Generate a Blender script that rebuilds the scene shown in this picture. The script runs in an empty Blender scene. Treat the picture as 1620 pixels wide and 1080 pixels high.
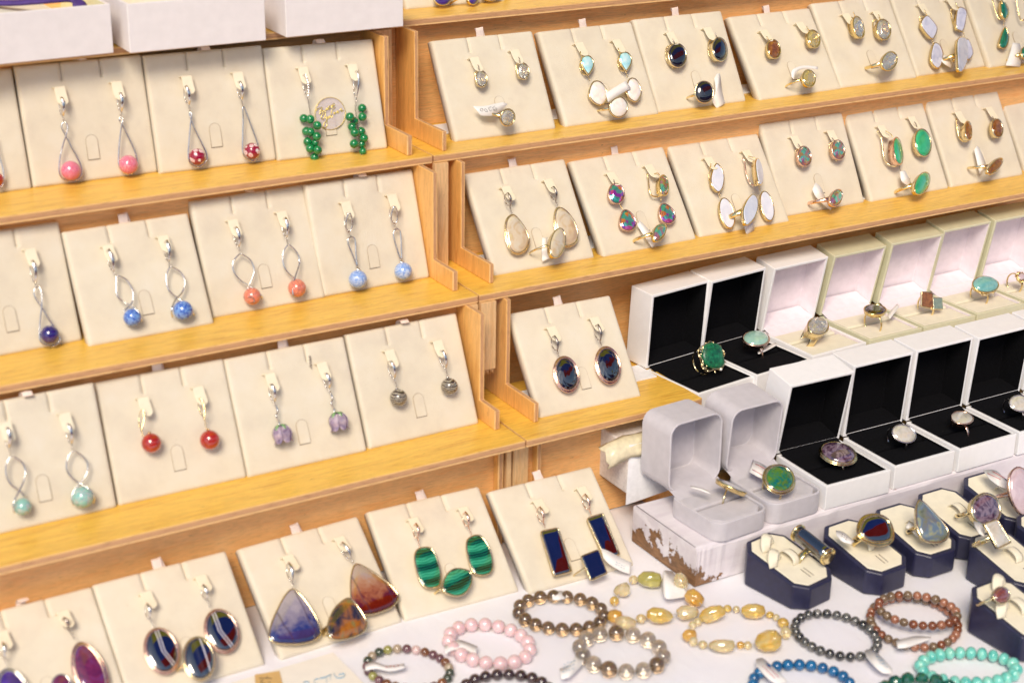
import bpy, math, random
from mathutils import Vector, Matrix
random.seed(7)
V = Vector
S = 0.01                                  # everything below is measured in centimetres
PI = math.pi
scene = bpy.context.scene
col = scene.collection

# ------------------------------------------------------------------ camera, sky, sun
FPX = 2660.77
CAM = V((-15.657, -83.705, 47.12))
yaw, pitch, roll = 0.54287, -0.37896, 0.01637
_f = V((math.sin(yaw) * math.cos(pitch), math.cos(yaw) * math.cos(pitch), math.sin(pitch)))
_r = V((math.cos(yaw), -math.sin(yaw), 0))
_u = _r.cross(_f)
cr, sr = math.cos(roll), math.sin(roll)
RR = cr * _r + sr * _u
UU = -sr * _r + cr * _u
camd = bpy.data.cameras.new('camera')
cam = bpy.data.objects.new('camera', camd)
col.objects.link(cam)
m = Matrix((RR, UU, -_f)).transposed().to_4x4()
m.translation = CAM * S
cam.matrix_world = m
camd.sensor_width = 36
camd.lens = FPX / 1620 * 36
camd.clip_start = 0.01
camd.clip_end = 200
camd.dof.use_dof = True
camd.dof.focus_distance = 1.08
camd.dof.aperture_fstop = 9.5
scene.camera = cam

world = bpy.data.worlds.new("World")
scene.world = world
world.use_nodes = True
wt = world.node_tree
bg = wt.nodes['Background']
sky = wt.nodes.new('ShaderNodeTexSky')
sky.sky_type = 'NISHITA'
sky.sun_disc = False
SUN_EL, SUN_AZ = math.radians(44), math.radians(218)     # azimuth clockwise from +Y
sky.sun_elevation = SUN_EL
sky.sun_rotation = SUN_AZ
wt.links.new(sky.outputs[0], bg.inputs[0])
bg.inputs[1].default_value = 0.10
sun = bpy.data.lights.new('sun', 'SUN')
sun.energy = 2.2
sun.angle = math.radians(22)
sun.color = (1.0, 0.88, 0.72)
suno = bpy.data.objects.new('sun', sun)
col.objects.link(suno)
sd = V((math.sin(SUN_AZ) * math.cos(SUN_EL), math.cos(SUN_AZ) * math.cos(SUN_EL), math.sin(SUN_EL)))
suno.rotation_euler = sd.to_track_quat('Z', 'Y').to_euler()
scene.view_settings.view_transform = 'Standard'
scene.view_settings.look = 'None'
scene.view_settings.gamma = 1
scene.view_settings.exposure = 0.53
scene.cycles.max_bounces = 8
scene.cycles.transparent_max_bounces = 8

# ------------------------------------------------------------------ helpers
def ray(u, v):
    return RR * ((u - 810) / FPX) + UU * ((540 - v) / FPX) + _f

class Fr:
    """a right-handed frame in centimetres"""
    def __init__(s, o, x, y, z):
        s.o, s.x, s.y, s.z = V(o), V(x).normalized(), V(y).normalized(), V(z).normalized()
    def w(s, x, y, z=0.0):
        return s.o + s.x * x + s.y * y + s.z * z
    def px(s, u, v, h=0.0):
        d = ray(u, v)
        t = (h - (CAM - s.o).dot(s.z)) / d.dot(s.z)
        return CAM + d * t
    def loc(s, p):
        q = p - s.o
        return (q.dot(s.x), q.dot(s.y), q.dot(s.z))
    def l2(s, u, v, h=0.0):
        a = s.loc(s.px(u, v, h))
        return (a[0], a[1])
    def turned(s, o, yw=0.0, pt=0.0, rl=0.0):
        """yaw about y (deg, + to the right), pitch about x (+ up), roll about the result's z"""
        a, b, c = map(math.radians, (yw, pt, rl))
        z = s.z * math.cos(a) + s.x * math.sin(a)
        x = s.x * math.cos(a) - s.z * math.sin(a)
        z2 = z * math.cos(b) + s.y * math.sin(b)
        y2 = s.y * math.cos(b) - z * math.sin(b)
        x3 = x * math.cos(c) + y2 * math.sin(c)
        y3 = -x * math.sin(c) + y2 * math.cos(c)
        return Fr(o, x3, y3, z2)

WORLD = Fr((0, 0, 0), (1, 0, 0), (0, 1, 0), (0, 0, 1))

class MB:
    def __init__(s):
        s.v, s.f, s.sm, s.mi = [], [], [], []
    def add(s, vs, fs, smooth=True, mi=0):
        n = len(s.v)
        s.v += [V(a) for a in vs]
        for f in fs:
            s.f.append([i + n for i in f]); s.sm.append(smooth); s.mi.append(mi)
    def box(s, fr, x0, x1, y0, y1, z0, z1, mi=0):
        c = [fr.w(x, y, z) for z in (z0, z1) for y in (y0, y1) for x in (x0, x1)]
        s.add(c, [[0, 2, 3, 1], [4, 5, 7, 6], [0, 1, 5, 4], [2, 6, 7, 3], [0, 4, 6, 2], [1, 3, 7, 5]], False, mi)
        return s
    def prism(s, fr, pts, z0, z1, mi=0, smooth=False):
        n = len(pts)
        a = [fr.w(p[0], p[1], z0) for p in pts] + [fr.w(p[0], p[1], z1) for p in pts]
        fs = [[i, (i + 1) % n, n + (i + 1) % n, n + i] for i in range(n)]
        s.add(a, fs + [list(range(n))[::-1], [n + i for i in range(n)]], smooth, mi)
        return s
    def tube(s, pts, r, closed=False, seg=7, flat=None, mi=0, smooth=True):
        pts = [V(p) for p in pts]
        n = len(pts)
        rs = r if isinstance(r, list) else [r] * n
        vs, N = [], None
        for i, p in enumerate(pts):
            if closed:
                t = pts[(i + 1) % n] - pts[i - 1]
            else:
                t = pts[min(i + 1, n - 1)] - pts[max(i - 1, 0)]
            if t.length < 1e-9: t = V((0, 0, 1))
            t.normalize()
            if N is None:
                N = flat.copy() if flat is not None else t.orthogonal()
            N = (flat.copy() if flat is not None else N)
            N = N - t * N.dot(t)
            if N.length < 1e-6: N = t.orthogonal()
            N.normalize()
            B = t.cross(N)
            for k in range(seg):
                a = 2 * PI * k / seg
                ra, rb = rs[i] if isinstance(rs[i], tuple) else (rs[i], rs[i])
                vs.append(p + N * (math.cos(a) * ra) + B * (math.sin(a) * rb))
        fs = []
        m_ = n if closed else n - 1
        for i in range(m_):
            j = (i + 1) % n
            for k in range(seg):
                l = (k + 1) % seg
                fs.append([i * seg + k, i * seg + l, j * seg + l, j * seg + k])
        if not closed:
            fs.append(list(range(seg))[::-1])
            fs.append([(n - 1) * seg + k for k in range(seg)])
        s.add(vs, fs, smooth, mi)
        return s
    def ball(s, c, r, sc=(1, 1, 1), seg=16, rings=10, fr=WORLD, mi=0, smooth=True, jit=0):
        c = V(c)
        vs = [c + fr.z * r * sc[2]]
        for i in range(1, rings):
            a = PI * i / rings
            for k in range(seg):
                b = 2 * PI * k / seg
                q = 1 + jit * (random.random() - .5)
                vs.append(c + fr.x * (r * q * sc[0] * math.sin(a) * math.cos(b)) + fr.y * (r * q * sc[1] * math.sin(a) * math.sin(b)) + fr.z * (r * q * sc[2] * math.cos(a)))
        vs.append(c - fr.z * r * sc[2])
        fs = [[0, 1 + k, 1 + (k + 1) % seg] for k in range(seg)]
        for i in range(rings - 2):
            for k in range(seg):
                l = (k + 1) % seg
                fs.append([1 + i * seg + k, 1 + (i + 1) * seg + k, 1 + (i + 1) * seg + l, 1 + i * seg + l])
        e = len(vs) - 1
        fs += [[e, 1 + (rings - 2) * seg + (k + 1) % seg, 1 + (rings - 2) * seg + k] for k in range(seg)]
        s.add(vs, fs, smooth, mi)
        return s

def mesh_of(mb, mats, inv, name):
    me = bpy.data.meshes.new(name)
    me.from_pydata([tuple((inv @ v if inv else v) * S) for v in mb.v], [], mb.f)
    for m_ in (mats if isinstance(mats, (list, tuple)) else [mats]):
        me.materials.append(m_)
    me.polygons.foreach_set('use_smooth', mb.sm)
    me.polygons.foreach_set('material_index', mb.mi)
    me.update()
    return me

def thing(name, label, cat, at=(0, 0, 0), group=None):
    o = bpy.data.objects.new(name, None)
    o.empty_display_size = 0.01
    col.objects.link(o)
    o.location = V(at) * S
    o['label'] = label; o['category'] = cat
    if group: o['group'] = group
    o['_at'] = list(at)
    return o

def part(name, mb, mats, parent, label=None, kind=None, bevel=0, seg=2, rel=None):
    """links the collected world-space geometry as one mesh under parent (a thing or a part at its thing's origin)"""
    at = V(rel if rel is not None else (parent['_at'] if '_at' in parent else (0, 0, 0)))
    me = mesh_of(mb, mats, Matrix.Translation(-at), name)
    o = bpy.data.objects.new(name, me)
    col.objects.link(o)
    o.parent = parent
    if '_at' in parent and parent.type == 'MESH':
        pass
    o['_at'] = list(at)
    if label: o['label'] = label
    if kind: o['kind'] = kind
    if bevel:
        b = o.modifiers.new('bevel', 'BEVEL'); b.width = bevel * S; b.segments = seg; b.limit_method = 'ANGLE'; b.angle_limit = math.radians(40)
        if seg > 1:
            me.polygons.foreach_set('use_smooth', [True] * len(me.polygons))
            b.harden_normals = True
    return o

def single(name, mb, mats, label, cat, at, group=None, kind=None, bevel=0, seg=2):
    me = mesh_of(mb, mats, Matrix.Translation(-V(at)), name)
    o = bpy.data.objects.new(name, me)
    col.objects.link(o)
    o.location = V(at) * S
    o['_at'] = list(at)
    if label: o['label'] = label
    if cat: o['category'] = cat
    if group: o['group'] = group
    if kind: o['kind'] = kind
    if bevel:
        b = o.modifiers.new('bevel', 'BEVEL'); b.width = bevel * S; b.segments = seg; b.limit_method = 'ANGLE'; b.angle_limit = math.radians(40)
        if seg > 1:
            me.polygons.foreach_set('use_smooth', [True] * len(me.polygons)); b.harden_normals = True
    return o

def spline(pts, n=6, closed=False):
    P = [V(p) if len(p) == 3 else V((p[0], p[1], 0)) for p in pts]
    k = len(P); out = []
    for i in range(k if closed else k - 1):
        if closed:
            a, b, c, d = P[i - 1], P[i], P[(i + 1) % k], P[(i + 2) % k]
        else:
            a, b, c, d = P[max(i - 1, 0)], P[i], P[i + 1], P[min(i + 2, k - 1)]
        for j in range(n):
            t = j / n
            out.append(0.5 * ((2 * b) + (c - a) * t + (2 * a - 5 * b + 4 * c - d) * t * t + (3 * b - 3 * c + d - a) * t ** 3))
    if not closed: out.append(P[-1])
    return out

# ------------------------------------------------------------------ materials
def new_mat(name):
    m_ = bpy.data.materials.new(name); m_.use_nodes = True
    nt = m_.node_tree
    return m_, nt, nt.nodes['Principled BSDF']

def coords(nt, scale, rot=(0, 0, 0), rand=False):
    tc = nt.nodes.new('ShaderNodeTexCoord')
    mp = nt.nodes.new('ShaderNodeMapping')
    sc = (scale,) * 3 if isinstance(scale, (int, float)) else scale
    mp.inputs['Scale'].default_value = [a / S for a in sc]
    mp.inputs['Rotation'].default_value = rot
    nt.links.new(tc.outputs['Object'], mp.inputs[0])
    if rand:
        oi = nt.nodes.new('ShaderNodeObjectInfo')
        mu = nt.nodes.new('ShaderNodeMath'); mu.operation = 'MULTIPLY'; mu.inputs[1].default_value = 57.0
        nt.links.new(oi.outputs['Random'], mu.inputs[0])
        ad = nt.nodes.new('ShaderNodeVectorMath'); ad.operation = 'ADD'
        nt.links.new(mp.outputs[0], ad.inputs[0]); nt.links.new(mu.outputs[0], ad.inputs[1])
        return ad.outputs[0]
    return mp.outputs[0]

def ramp(nt, fac, stops, interp='LINEAR'):
    r = nt.nodes.new('ShaderNodeValToRGB')
    r.color_ramp.interpolation = interp
    els = r.color_ramp.elements
    while len(els) < len(stops): els.new(0.5)
    for e, (p_, c) in zip(els, stops):
        e.position = p_; e.color = (*c, 1)
    nt.links.new(fac, r.inputs[0])
    return r.outputs[0]

def noise(nt, vec, scale=1, detail=3, rough=.5, dist=0):
    n = nt.nodes.new('ShaderNodeTexNoise')
    n.inputs['Scale'].default_value = scale; n.inputs['Detail'].default_value = detail
    n.inputs['Roughness'].default_value = rough; n.inputs['Distortion'].default_value = dist
    nt.links.new(vec, n.inputs['Vector'])
    return n.outputs['Fac']

def wave(nt, vec, scale=1, dist=2, detail=2, direc='X', prof='SIN', dscale=1):
    n = nt.nodes.new('ShaderNodeTexWave')
    n.bands_direction = direc; n.wave_profile = prof
    n.inputs['Scale'].default_value = scale; n.inputs['Distortion'].default_value = dist
    n.inputs['Detail'].default_value = detail; n.inputs['Detail Scale'].default_value = dscale
    nt.links.new(vec, n.inputs['Vector'])
    return n.outputs['Fac']

def bump(nt, b, h, strength=.2, dist=.01):
    bp = nt.nodes.new('ShaderNodeBump')
    bp.inputs['Strength'].default_value = strength; bp.inputs['Distance'].default_value = dist * S
    nt.links.new(h, bp.inputs['Height']); nt.links.new(bp.outputs[0], b.inputs['Normal'])

def mixc(nt, a, b, f, mode='MIX'):
    n = nt.nodes.new('ShaderNodeMix'); n.data_type = 'RGBA'; n.blend_type = mode
    for k, val in ((6, a), (7, b), (0, f)):
        if hasattr(val, 'links'): nt.links.new(val, n.inputs[k])
        elif k == 0: n.inputs[0].default_value = val
        else: n.inputs[k].default_value = (*val, 1)
    return n.outputs[2]

def metal(name, c, r=.2):
    m_, nt, b = new_mat(name)
    b.inputs['Metallic'].default_value = 1
    vec = coords(nt, 1)
    nz = noise(nt, vec, 6, 3)
    nt.links.new(ramp(nt, nz, [(.35, tuple(x * .82 for x in c)), (.65, c)]), b.inputs['Base Color'])
    nt.links.new(ramp(nt, nz, [(.3, (r * .7,) * 3), (.7, (r * 1.5,) * 3)]), b.inputs['Roughness'])
    bump(nt, b, noise(nt, vec, 9, 2), .25, .02)
    return m_
SILVER = metal('worn_silver', (.80, .76, .72), .16)
DSILVER = metal('dark_silver', (.42, .36, .32), .25)
GOLD = metal('yellow_gold', (.98, .76, .36), .14)
PGOLD = metal('pale_gold', (.98, .80, .46), .14)
ROSE = metal('rose_gold', (.98, .66, .50), .18)
STEEL = metal('steel_clip', (.6, .58, .55), .3)

def plain(name, c, rough=.5, var=.06, scale=3, bmp=0, bscale=20, coat=0, sheen=0, spec=None, sss=0, trans=0, ior=None, rand=False):
    m_, nt, b = new_mat(name)
    vec = coords(nt, 1, rand=rand)
    nz = noise(nt, vec, scale, 4)
    nt.links.new(ramp(nt, nz, [(.3, tuple(max(0, x * (1 - var)) for x in c)), (.7, tuple(min(1, x * (1 + var)) for x in c))]), b.inputs['Base Color'])
    b.inputs['Roughness'].default_value = rough
    b.inputs['Coat Weight'].default_value = coat; b.inputs['Coat Roughness'].default_value = .06
    b.inputs['Sheen Weight'].default_value = sheen
    if sheen: b.inputs['Sheen Roughness'].default_value = .4
    if trans: b.inputs['Transmission Weight'].default_value = trans
    if ior: b.inputs['IOR'].default_value = ior
    if sss:
        b.inputs['Subsurface Weight'].default_value = sss; b.inputs['Subsurface Scale'].default_value = .004
        b.inputs['Subsurface Radius'].default_value = (1, .6, .4)
    if bmp: bump(nt, b, noise(nt, vec, bscale, 3, .7), bmp, .03)
    return m_

def wood(name, light, dark, axis='X', rough=.42, streak=1.0, stain=True):
    """varnished plywood face: grain runs along axis"""
    m_, nt, b = new_mat(name)
    sc = {'X': (.12, 1.6, 1.6), 'Z': (1.6, 1.6, .12), 'Y': (1.6, .12, 1.6)}[axis]
    vec = coords(nt, sc)
    n1 = noise(nt, vec, 2.6, 8, .68, 1.1)
    n2 = noise(nt, coords(nt, tuple(a * 4 for a in sc)), 3.0, 3, .6)
    c = ramp(nt, n1, [(.36, dark), (.46, tuple((a * .7 + b_ * .3) for a, b_ in zip(light, dark))), (.60, light)])
    c = mixc(nt, c, tuple(x * .76 for x in light), ramp(nt, n2, [(.47, (0, 0, 0)), (.60, (.75 * streak,) * 3)]))
    if stain:
        n3 = noise(nt, coords(nt, (.35, .8, .8)), 1.7, 5, .65)
        c = mixc(nt, c, tuple(x * .48 for x in dark), ramp(nt, n3, [(.70, (0, 0, 0)), (.78, (.55,) * 3)]))
        n4 = noise(nt, coords(nt, {'X': (.5, 3, 3), 'Z': (3, 3, .5), 'Y': (3, .5, 3)}[axis]), 3.2, 2, .5)
        c = mixc(nt, c, (.06, .03, .01), ramp(nt, n4, [(.74, (0, 0, 0)), (.77, (.7,) * 3)]))
    nt.links.new(c, b.inputs['Base Color'])
    b.inputs['Roughness'].default_value = rough
    b.inputs['Coat Weight'].default_value = .25; b.inputs['Coat Roughness'].default_value = .3
    bump(nt, b, n1, .12, .03)
    return m_
SHELFTOP = wood('varnished_shelf_plywood', (.92, .56, .085), (.62, .29, .03))
RISER = wood('bounce_tinted_riser_plywood', (.98, .56, .22), (.92, .45, .15))  # birch tone pushed to peach: warm bounce light put into the colour
SIDE = wood('side_panel_plywood', (.90, .50, .15), (.66, .31, .08), 'Z')
STRIP = wood('raw_strip_wood', (.84, .56, .28), (.72, .42, .18), 'Z')

def plyedge(name, axis):
    """edge of a plywood sheet: the plies run as bands across the sheet's thickness"""
    m_, nt, b = new_mat(name)
    tc = nt.nodes.new('ShaderNodeTexCoord'); g = nt.nodes.new('ShaderNodeSeparateXYZ')
    nt.links.new(tc.outputs['Generated'], g.inputs[0])
    wob = noise(nt, coords(nt, (.25, .25, .25)), 1.5, 4, .6)
    a = nt.nodes.new('ShaderNodeMath'); a.operation = 'MULTIPLY_ADD'; a.inputs[1].default_value = .10; nt.links.new(wob, a.inputs[0])
    nt.links.new(g.outputs[{'Z': 2, 'X': 0}[axis]], a.inputs[2])
    c = ramp(nt, a.outputs[0], [(.05, (.86, .56, .26)), (.27, (.84, .52, .22)), (.31, (.42, .21, .09)), (.40, (.62, .35, .18)), (.50, (.48, .25, .12)), (.60, (.66, .38, .20)), (.74, (.50, .26, .12)), (.84, (.70, .42, .20)), (.90, (.84, .52, .20))])
    n = noise(nt, coords(nt, {'Z': (.5, .5, 5), 'X': (5, .5, .5)}[axis]), 2.5, 5, .65)
    c = mixc(nt, c, (.26, .12, .05), ramp(nt, n, [(.52, (0, 0, 0)), (.72, (.65,) * 3)]))
    nt.links.new(c, b.inputs['Base Color']); b.inputs['Roughness'].default_value = .6
    bump(nt, b, n, .5, .05)
    return m_
EDGEZ = plyedge('plywood_edge', 'Z')
EDGEX = plyedge('plywood_panel_edge', 'X')

def lint_velvet():
    m_, nt, b = new_mat('black_velvet')
    v = coords(nt, 1)
    n = noise(nt, v, 22, 2, .6)
    c = ramp(nt, n, [(.45, (.0022, .0022, .003)), (.62, (.006, .006, .008)), (.765, (.008, .008, .009)), (.80, (.16, .15, .15))])
    nt.links.new(c, b.inputs['Base Color']); b.inputs['Roughness'].default_value = .95
    b.inputs['Specular IOR Level'].default_value = .12
    bump(nt, b, noise(nt, v, 16, 3, .7), .5, .03)
    return m_
def suede():
    m_, nt, b = new_mat('beige_suede')
    v = coords(nt, 1, rand=True)
    c = ramp(nt, noise(nt, v, .55, 5, .6), [(.3, (.67, .60, .48)), (.5, (.72, .65, .515)), (.7, (.74, .68, .56))])
    sp = ramp(nt, noise(nt, v, 9, 2, .5), [(.77, (0, 0, 0)), (.80, (.55, .55, .55))])
    c = mixc(nt, c, (.25, .17, .10), sp)
    gr_ = ramp(nt, noise(nt, v, .9, 6, .7), [(.66, (0, 0, 0)), (.78, (.35, .35, .35))])
    c = mixc(nt, c, (.50, .42, .32), gr_)
    nt.links.new(c, b.inputs['Base Color']); b.inputs['Roughness'].default_value = .92
    b.inputs['Sheen Weight'].default_value = .25; b.inputs['Sheen Roughness'].default_value = .4
    bump(nt, b, noise(nt, v, 12, 5, .75), .55, .04)
    return m_
SUEDE = suede()
FLAP = plain('cream_leatherette', (.82, .74, .56), .55, .03, 3, .1, 20)
RIBBON = plain('satin_ribbon', (.86, .72, .64), .4, .04, 4)
SLITSHADE = plain('painted_slit_shade', (.16, .12, .09), .95)  # dark strips painted in for the shade inside the cut slits
CARD = plain('white_card', (.86, .86, .88), .6)
WHITE = plain('white_lacquered_card', (.87, .86, .86), .32, .02, 2, .05, 8)
CREAMBOX = plain('cream_carton', (.82, .78, .78), .55, .03, 1.5, .1, 10)
CREAMIN = plain('yellowish_carton_lining', (.80, .76, .46), .6, .04, 2)
OLIVE = plain('pearly_olive_box', (.68, .66, .46), .26, .04, 2, .05, 10, coat=.5)
LILAC = plain('pale_satin_lining', (.84, .76, .80), .6, .05, 2, .15, 10)
CREAMVEL = plain('cream_velvet', (.80, .74, .58), .85, .04, 2, .3, 14, sheen=.3)
BLACKVEL = lint_velvet()
GREYVEL = plain('grey_velvet', (.56, .53, .56), .9, .05, 2, .4, 14, sheen=.3)
NAVY = plain('navy_leatherette', (.020, .020, .055), .42, .15, 3, .25, 14, coat=.15)
STANDTOP = plain('cream_stand_suede', (.80, .74, .58), .8, .04, 2, .2, 14)
PAPER = plain('thin_paper', (.86, .80, .70), .7, .03, 1.2)
TAGM = plain('price_tag_paper', (.86, .83, .80), .55, .02, 3)
INK = plain('blue_ink', (.12, .30, .45), .6)
INKK = plain('black_ink', (.04, .045, .04), .6)
INKR = plain('red_ink', (.55, .12, .14), .6)
VIOLET = plain('violet_velvet_band', (.07, .03, .20), .7, .15, 3)
TAPE = plain('yellowed_packing_tape', (.72, .64, .44), .38, .14, 3, .5, 6, coat=.2)
MAGNET = plain('magnet_dot', (.35, .34, .33), .3)

def cloth_mat():
    m_, nt, b = new_mat('white_tablecloth')
    vec = coords(nt, 1)
    n = noise(nt, vec, .12, 3)
    nt.links.new(ramp(nt, n, [(.35, (.86, .84, .90)), (.65, (.90, .89, .93))]), b.inputs['Base Color'])
    b.inputs['Roughness'].default_value = .7
    w1 = wave(nt, coords(nt, 3.5), 3, 0.2, 1, 'X'); w2 = wave(nt, coords(nt, 3.5), 3, 0.2, 1, 'Y')
    ad = nt.nodes.new('ShaderNodeMath'); ad.operation = 'ADD'
    nt.links.new(w1, ad.inputs[0]); nt.links.new(w2, ad.inputs[1])
    fo = noise(nt, coords(nt, (.5, .22, 1)), .9, 4, .55, 1.2)
    mu = nt.nodes.new('ShaderNodeMath'); mu.operation = 'MULTIPLY_ADD'; mu.inputs[1].default_value = 22
    nt.links.new(fo, mu.inputs[0]); nt.links.new(ad.outputs[0], mu.inputs[2])
    bump(nt, b, mu.outputs[0], .35, .012)
    return m_
CLOTH = cloth_mat()

def chipped():
    """old white paint flaking off brown wood"""
    m_, nt, b = new_mat('chipped_white_paint')
    v1 = coords(nt, 1)
    n = noise(nt, v1, .9, 6, .68)
    g = nt.nodes.new('ShaderNodeSeparateXYZ'); tc = nt.nodes.new('ShaderNodeTexCoord')
    nt.links.new(tc.outputs['Object'], g.inputs[0])
    # paint is worn through on the left end and along the arris, near the foot of the block
    mz = nt.nodes.new('ShaderNodeMapRange'); mz.inputs[1].default_value = 0.0; mz.inputs[2].default_value = 0.024
    mz.inputs[3].default_value = .30; mz.inputs[4].default_value = -.10
    nt.links.new(g.outputs[2], mz.inputs[0])
    mx = nt.nodes.new('ShaderNodeMapRange'); mx.inputs[1].default_value = 0.001; mx.inputs[2].default_value = 0.02
    mx.inputs[3].default_value = 0.02; mx.inputs[4].default_value = -.28
    nt.links.new(g.outputs[0], mx.inputs[0])
    a = nt.nodes.new('ShaderNodeMath'); a.operation = 'ADD'; nt.links.new(n, a.inputs[0]); nt.links.new(mz.outputs[0], a.inputs[1])
    a2 = nt.nodes.new('ShaderNodeMath'); a2.operation = 'ADD'; nt.links.new(a.outputs[0], a2.inputs[0]); nt.links.new(mx.outputs[0], a2.inputs[1])
    mask = ramp(nt, a2.outputs[0], [(.64, (0, 0, 0)), (.655, (1, 1, 1))])
    wd = ramp(nt, noise(nt, coords(nt, (.6, .6, 4)), 2, 5, .7), [(.3, (.10, .05, .02)), (.7, (.38, .20, .09))])
    pt = ramp(nt, noise(nt, coords(nt, (.3, 1, 1)), 1.3, 4, .6), [(.3, (.68, .62, .66)), (.7, (.80, .76, .78))])
    sc = ramp(nt, noise(nt, coords(nt, (.4, 2, 3)), 1.8, 5, .6), [(.70, (0, 0, 0)), (.73, (.8, .8, .8))])
    pt = mixc(nt, pt, (.42, .20, .14), sc)
    nt.links.new(mixc(nt, pt, wd, mask), b.inputs['Base Color'])
    b.inputs['Roughness'].default_value = .55
    inv = nt.nodes.new('ShaderNodeMath'); inv.operation = 'SUBTRACT'; inv.inputs[0].default_value = 1
    nt.links.new(mask, inv.inputs[1]); bump(nt, b, inv.outputs[0], .8, .06)
    return m_
CHIP = chipped()
FOAM = plain('rough_white_plaster', (.74, .70, .68), .85, .12, 6, .9, 9)

# ------------------------------------------------------------------ table, shelves
DY, DZ = 5.46278, 6.88520
def YK(k): return -k * DY
def ZK(k): return 20.8831 - k * DZ

cl = MB()
nx, ny = 60, 40
vs, fs = [], []
for j in range(ny + 1):
    for i in range(nx + 1):
        x = -60 + 190 * i / nx; y = -60 + 110 * j / ny
        vs.append(V((x, y, .05 * math.sin(x * .31 + 1) * math.sin(y * .23) - .06)))
for j in range(ny):
    for i in range(nx):
        a = j * (nx + 1) + i
        fs.append([a, a + 1, a + nx + 2, a + nx + 1])
cl.add(vs, fs)
single('tablecloth', cl, CLOTH, None, None, (0, 0, 0), kind='structure')
gr = MB(); gr.add([(-4000, -4000, -80), (4000, -4000, -80), (4000, 4000, -80), (-4000, 4000, -80)], [[0, 1, 2, 3]], False)
single('ground', gr, plain('grey_paving', (.30, .28, .27), .9, .2, .05), None, None, (0, 0, -80), kind='structure')

def boardmats(top): return [top, EDGEZ]
def board(x0, x1, y0, y1, z0, z1):
    b = MB()
    b.box(WORLD, x0, x1, y0, y1, z0, z1)
    b.mi = [0, 0, 1, 1, 1, 1]
    return b
def panel(poly, x0, x1):
    """sheet standing in a y-z plane, thickness along x"""
    fr = Fr((0, 0, 0), (0, 1, 0), (0, 0, 1), (1, 0, 0))
    b = MB(); b.prism(fr, poly, x0, x1)
    n = len(poly)
    b.mi = [1] * n + [0, 0]
    return b

TH = .46
def unit(name, label, xa, xb, ks, side, foot, postx, posty):
    t = thing(name, label, 'display shelf', ((xa + xb) / 2, -8, 0), 'stepped wooden shelf units')
    for k in ks:
        z = ZK(k)
        xr = xb if not (side == 'R' and k == 2) else 41.55
        part('shelf_board', board(xa, xr, YK(k), YK(k) + 7.45, z - TH, z), boardmats(SHELFTOP), t, bevel=.035)
    for k in list(ks) + [3]:
        z0 = ZK(k) if k < 3 else .02
        z1 = ZK(k - 1) - TH - .01
        x0, x1 = xa, xb - .02
        if side == 'R' and k == 2: z0 = .05
        if k == ks[0] : z1 = z0 + 8
        ry = 7.5 if k == 3 else (8.75 if (side == 'R' and k == 2) else 6.55)
        rb = board(x0, x1, YK(k) + ry, YK(k) + ry + .43, z0 + .012, z1)
        rb.mi = [1, 1, 0, 0, 1, 1]
        part('riser_board', rb, boardmats(RISER), t)
        z0 = ZK(k) if k < 3 else .02
        if k >= 0:
            px_ = postx[k]; fy = YK(k) + foot[k]; py = YK(k) + posty[k]; yb = YK(k) + (8.7 if side == 'R' and k == 2 else 6.52)
            h = 1.18
            if k < 3: poly = [(fy, z0 + .012), (yb, z0 + .012), (yb, z1), (py, z1), (py, z0 + h), (fy, z0 + h)]
            else:
                yb = YK(k) + 7.45
                poly = [(py, z0), (yb, z0), (yb, z1), (py, z1)]
            part('side_panel', panel(poly, px_[0], px_[1]), [SIDE, EDGEX], t, bevel=.03, seg=1)
    return t
left = unit('display_stand', 'stepped plywood shelf unit on the left, carrying earring cards with silver drops', -30, 29.24, [-1, 0, 1, 2], 'L',
     {0: .6, 1: 1.25, 2: 2.0, 3: 0}, {0: (27.9, 28.24), 1: (28.28, 28.62), 2: (28.4, 28.75), 3: (28.35, 28.7)}, {0: 3.5, 1: 3.7, 2: 3.8, 3: 6.9})
right = unit('display_stand', 'stepped plywood shelf unit on the right, behind the open ring boxes', 29.34, 110, [-1, 0, 1, 2], 'R',
     {0: .55, 1: 1.4, 2: 1.82, 3: 0}, {0: (30.2, 30.48), 1: (30.8, 31.08), 2: (30.92, 31.22), 3: (30.95, 31.25)}, {0: 4.05, 1: 4.85, 2: 5.1, 3: 6.9})
# narrow filler slats between the two units
ZB = {0: ZK(0) + .02, 1: ZK(1) + .02, 2: 9.35}
for k, (x0, x1) in {0: (28.3, 29.35), 1: (29.3, 30.2), 2: (29.35, 30.35)}.items():
    b = MB(); b.box(WORLD, x0, x1, YK(k) + 5.3, YK(k) + 5.6, ZB[k], ZK(k - 1) - TH - .02)
    o = part('filler_slat', b, STRIP, right)
    if k == 2:
        b = MB()
        for i in range(26):
            x = x0 + (x1 - x0) * (i + .5) / 26
            l = random.uniform(.1, .45)
            b.tube([(x, YK(k) + 5.45, 9.37), (x + random.uniform(-.05, .05), YK(k) + 5.4 + random.uniform(-.1, .1), 9.37 - l)], [.03, .008], seg=4)
        part('splinters', b, STRIP, right, kind='stuff')
b = MB(); b.box(WORLD, 28.7, 29.15, YK(2) + 5.3, YK(2) + 5.6, ZK(2), ZK(1) - TH - .02)
part('filler_slat', b, STRIP, left)
b = MB(); b.box(WORLD, 29.4, 30.4, YK(3) + 7.0, YK(3) + 7.3, 0, ZK(2) - TH - .02)
part('filler_slat', b, STRIP, right)
b = MB(); b.box(WORLD, 28.9, 29.2, YK(3) + 6.9, YK(3) + 7.2, 0, ZK(2) - TH - .02)
part('filler_slat', b, STRIP, left)

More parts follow.
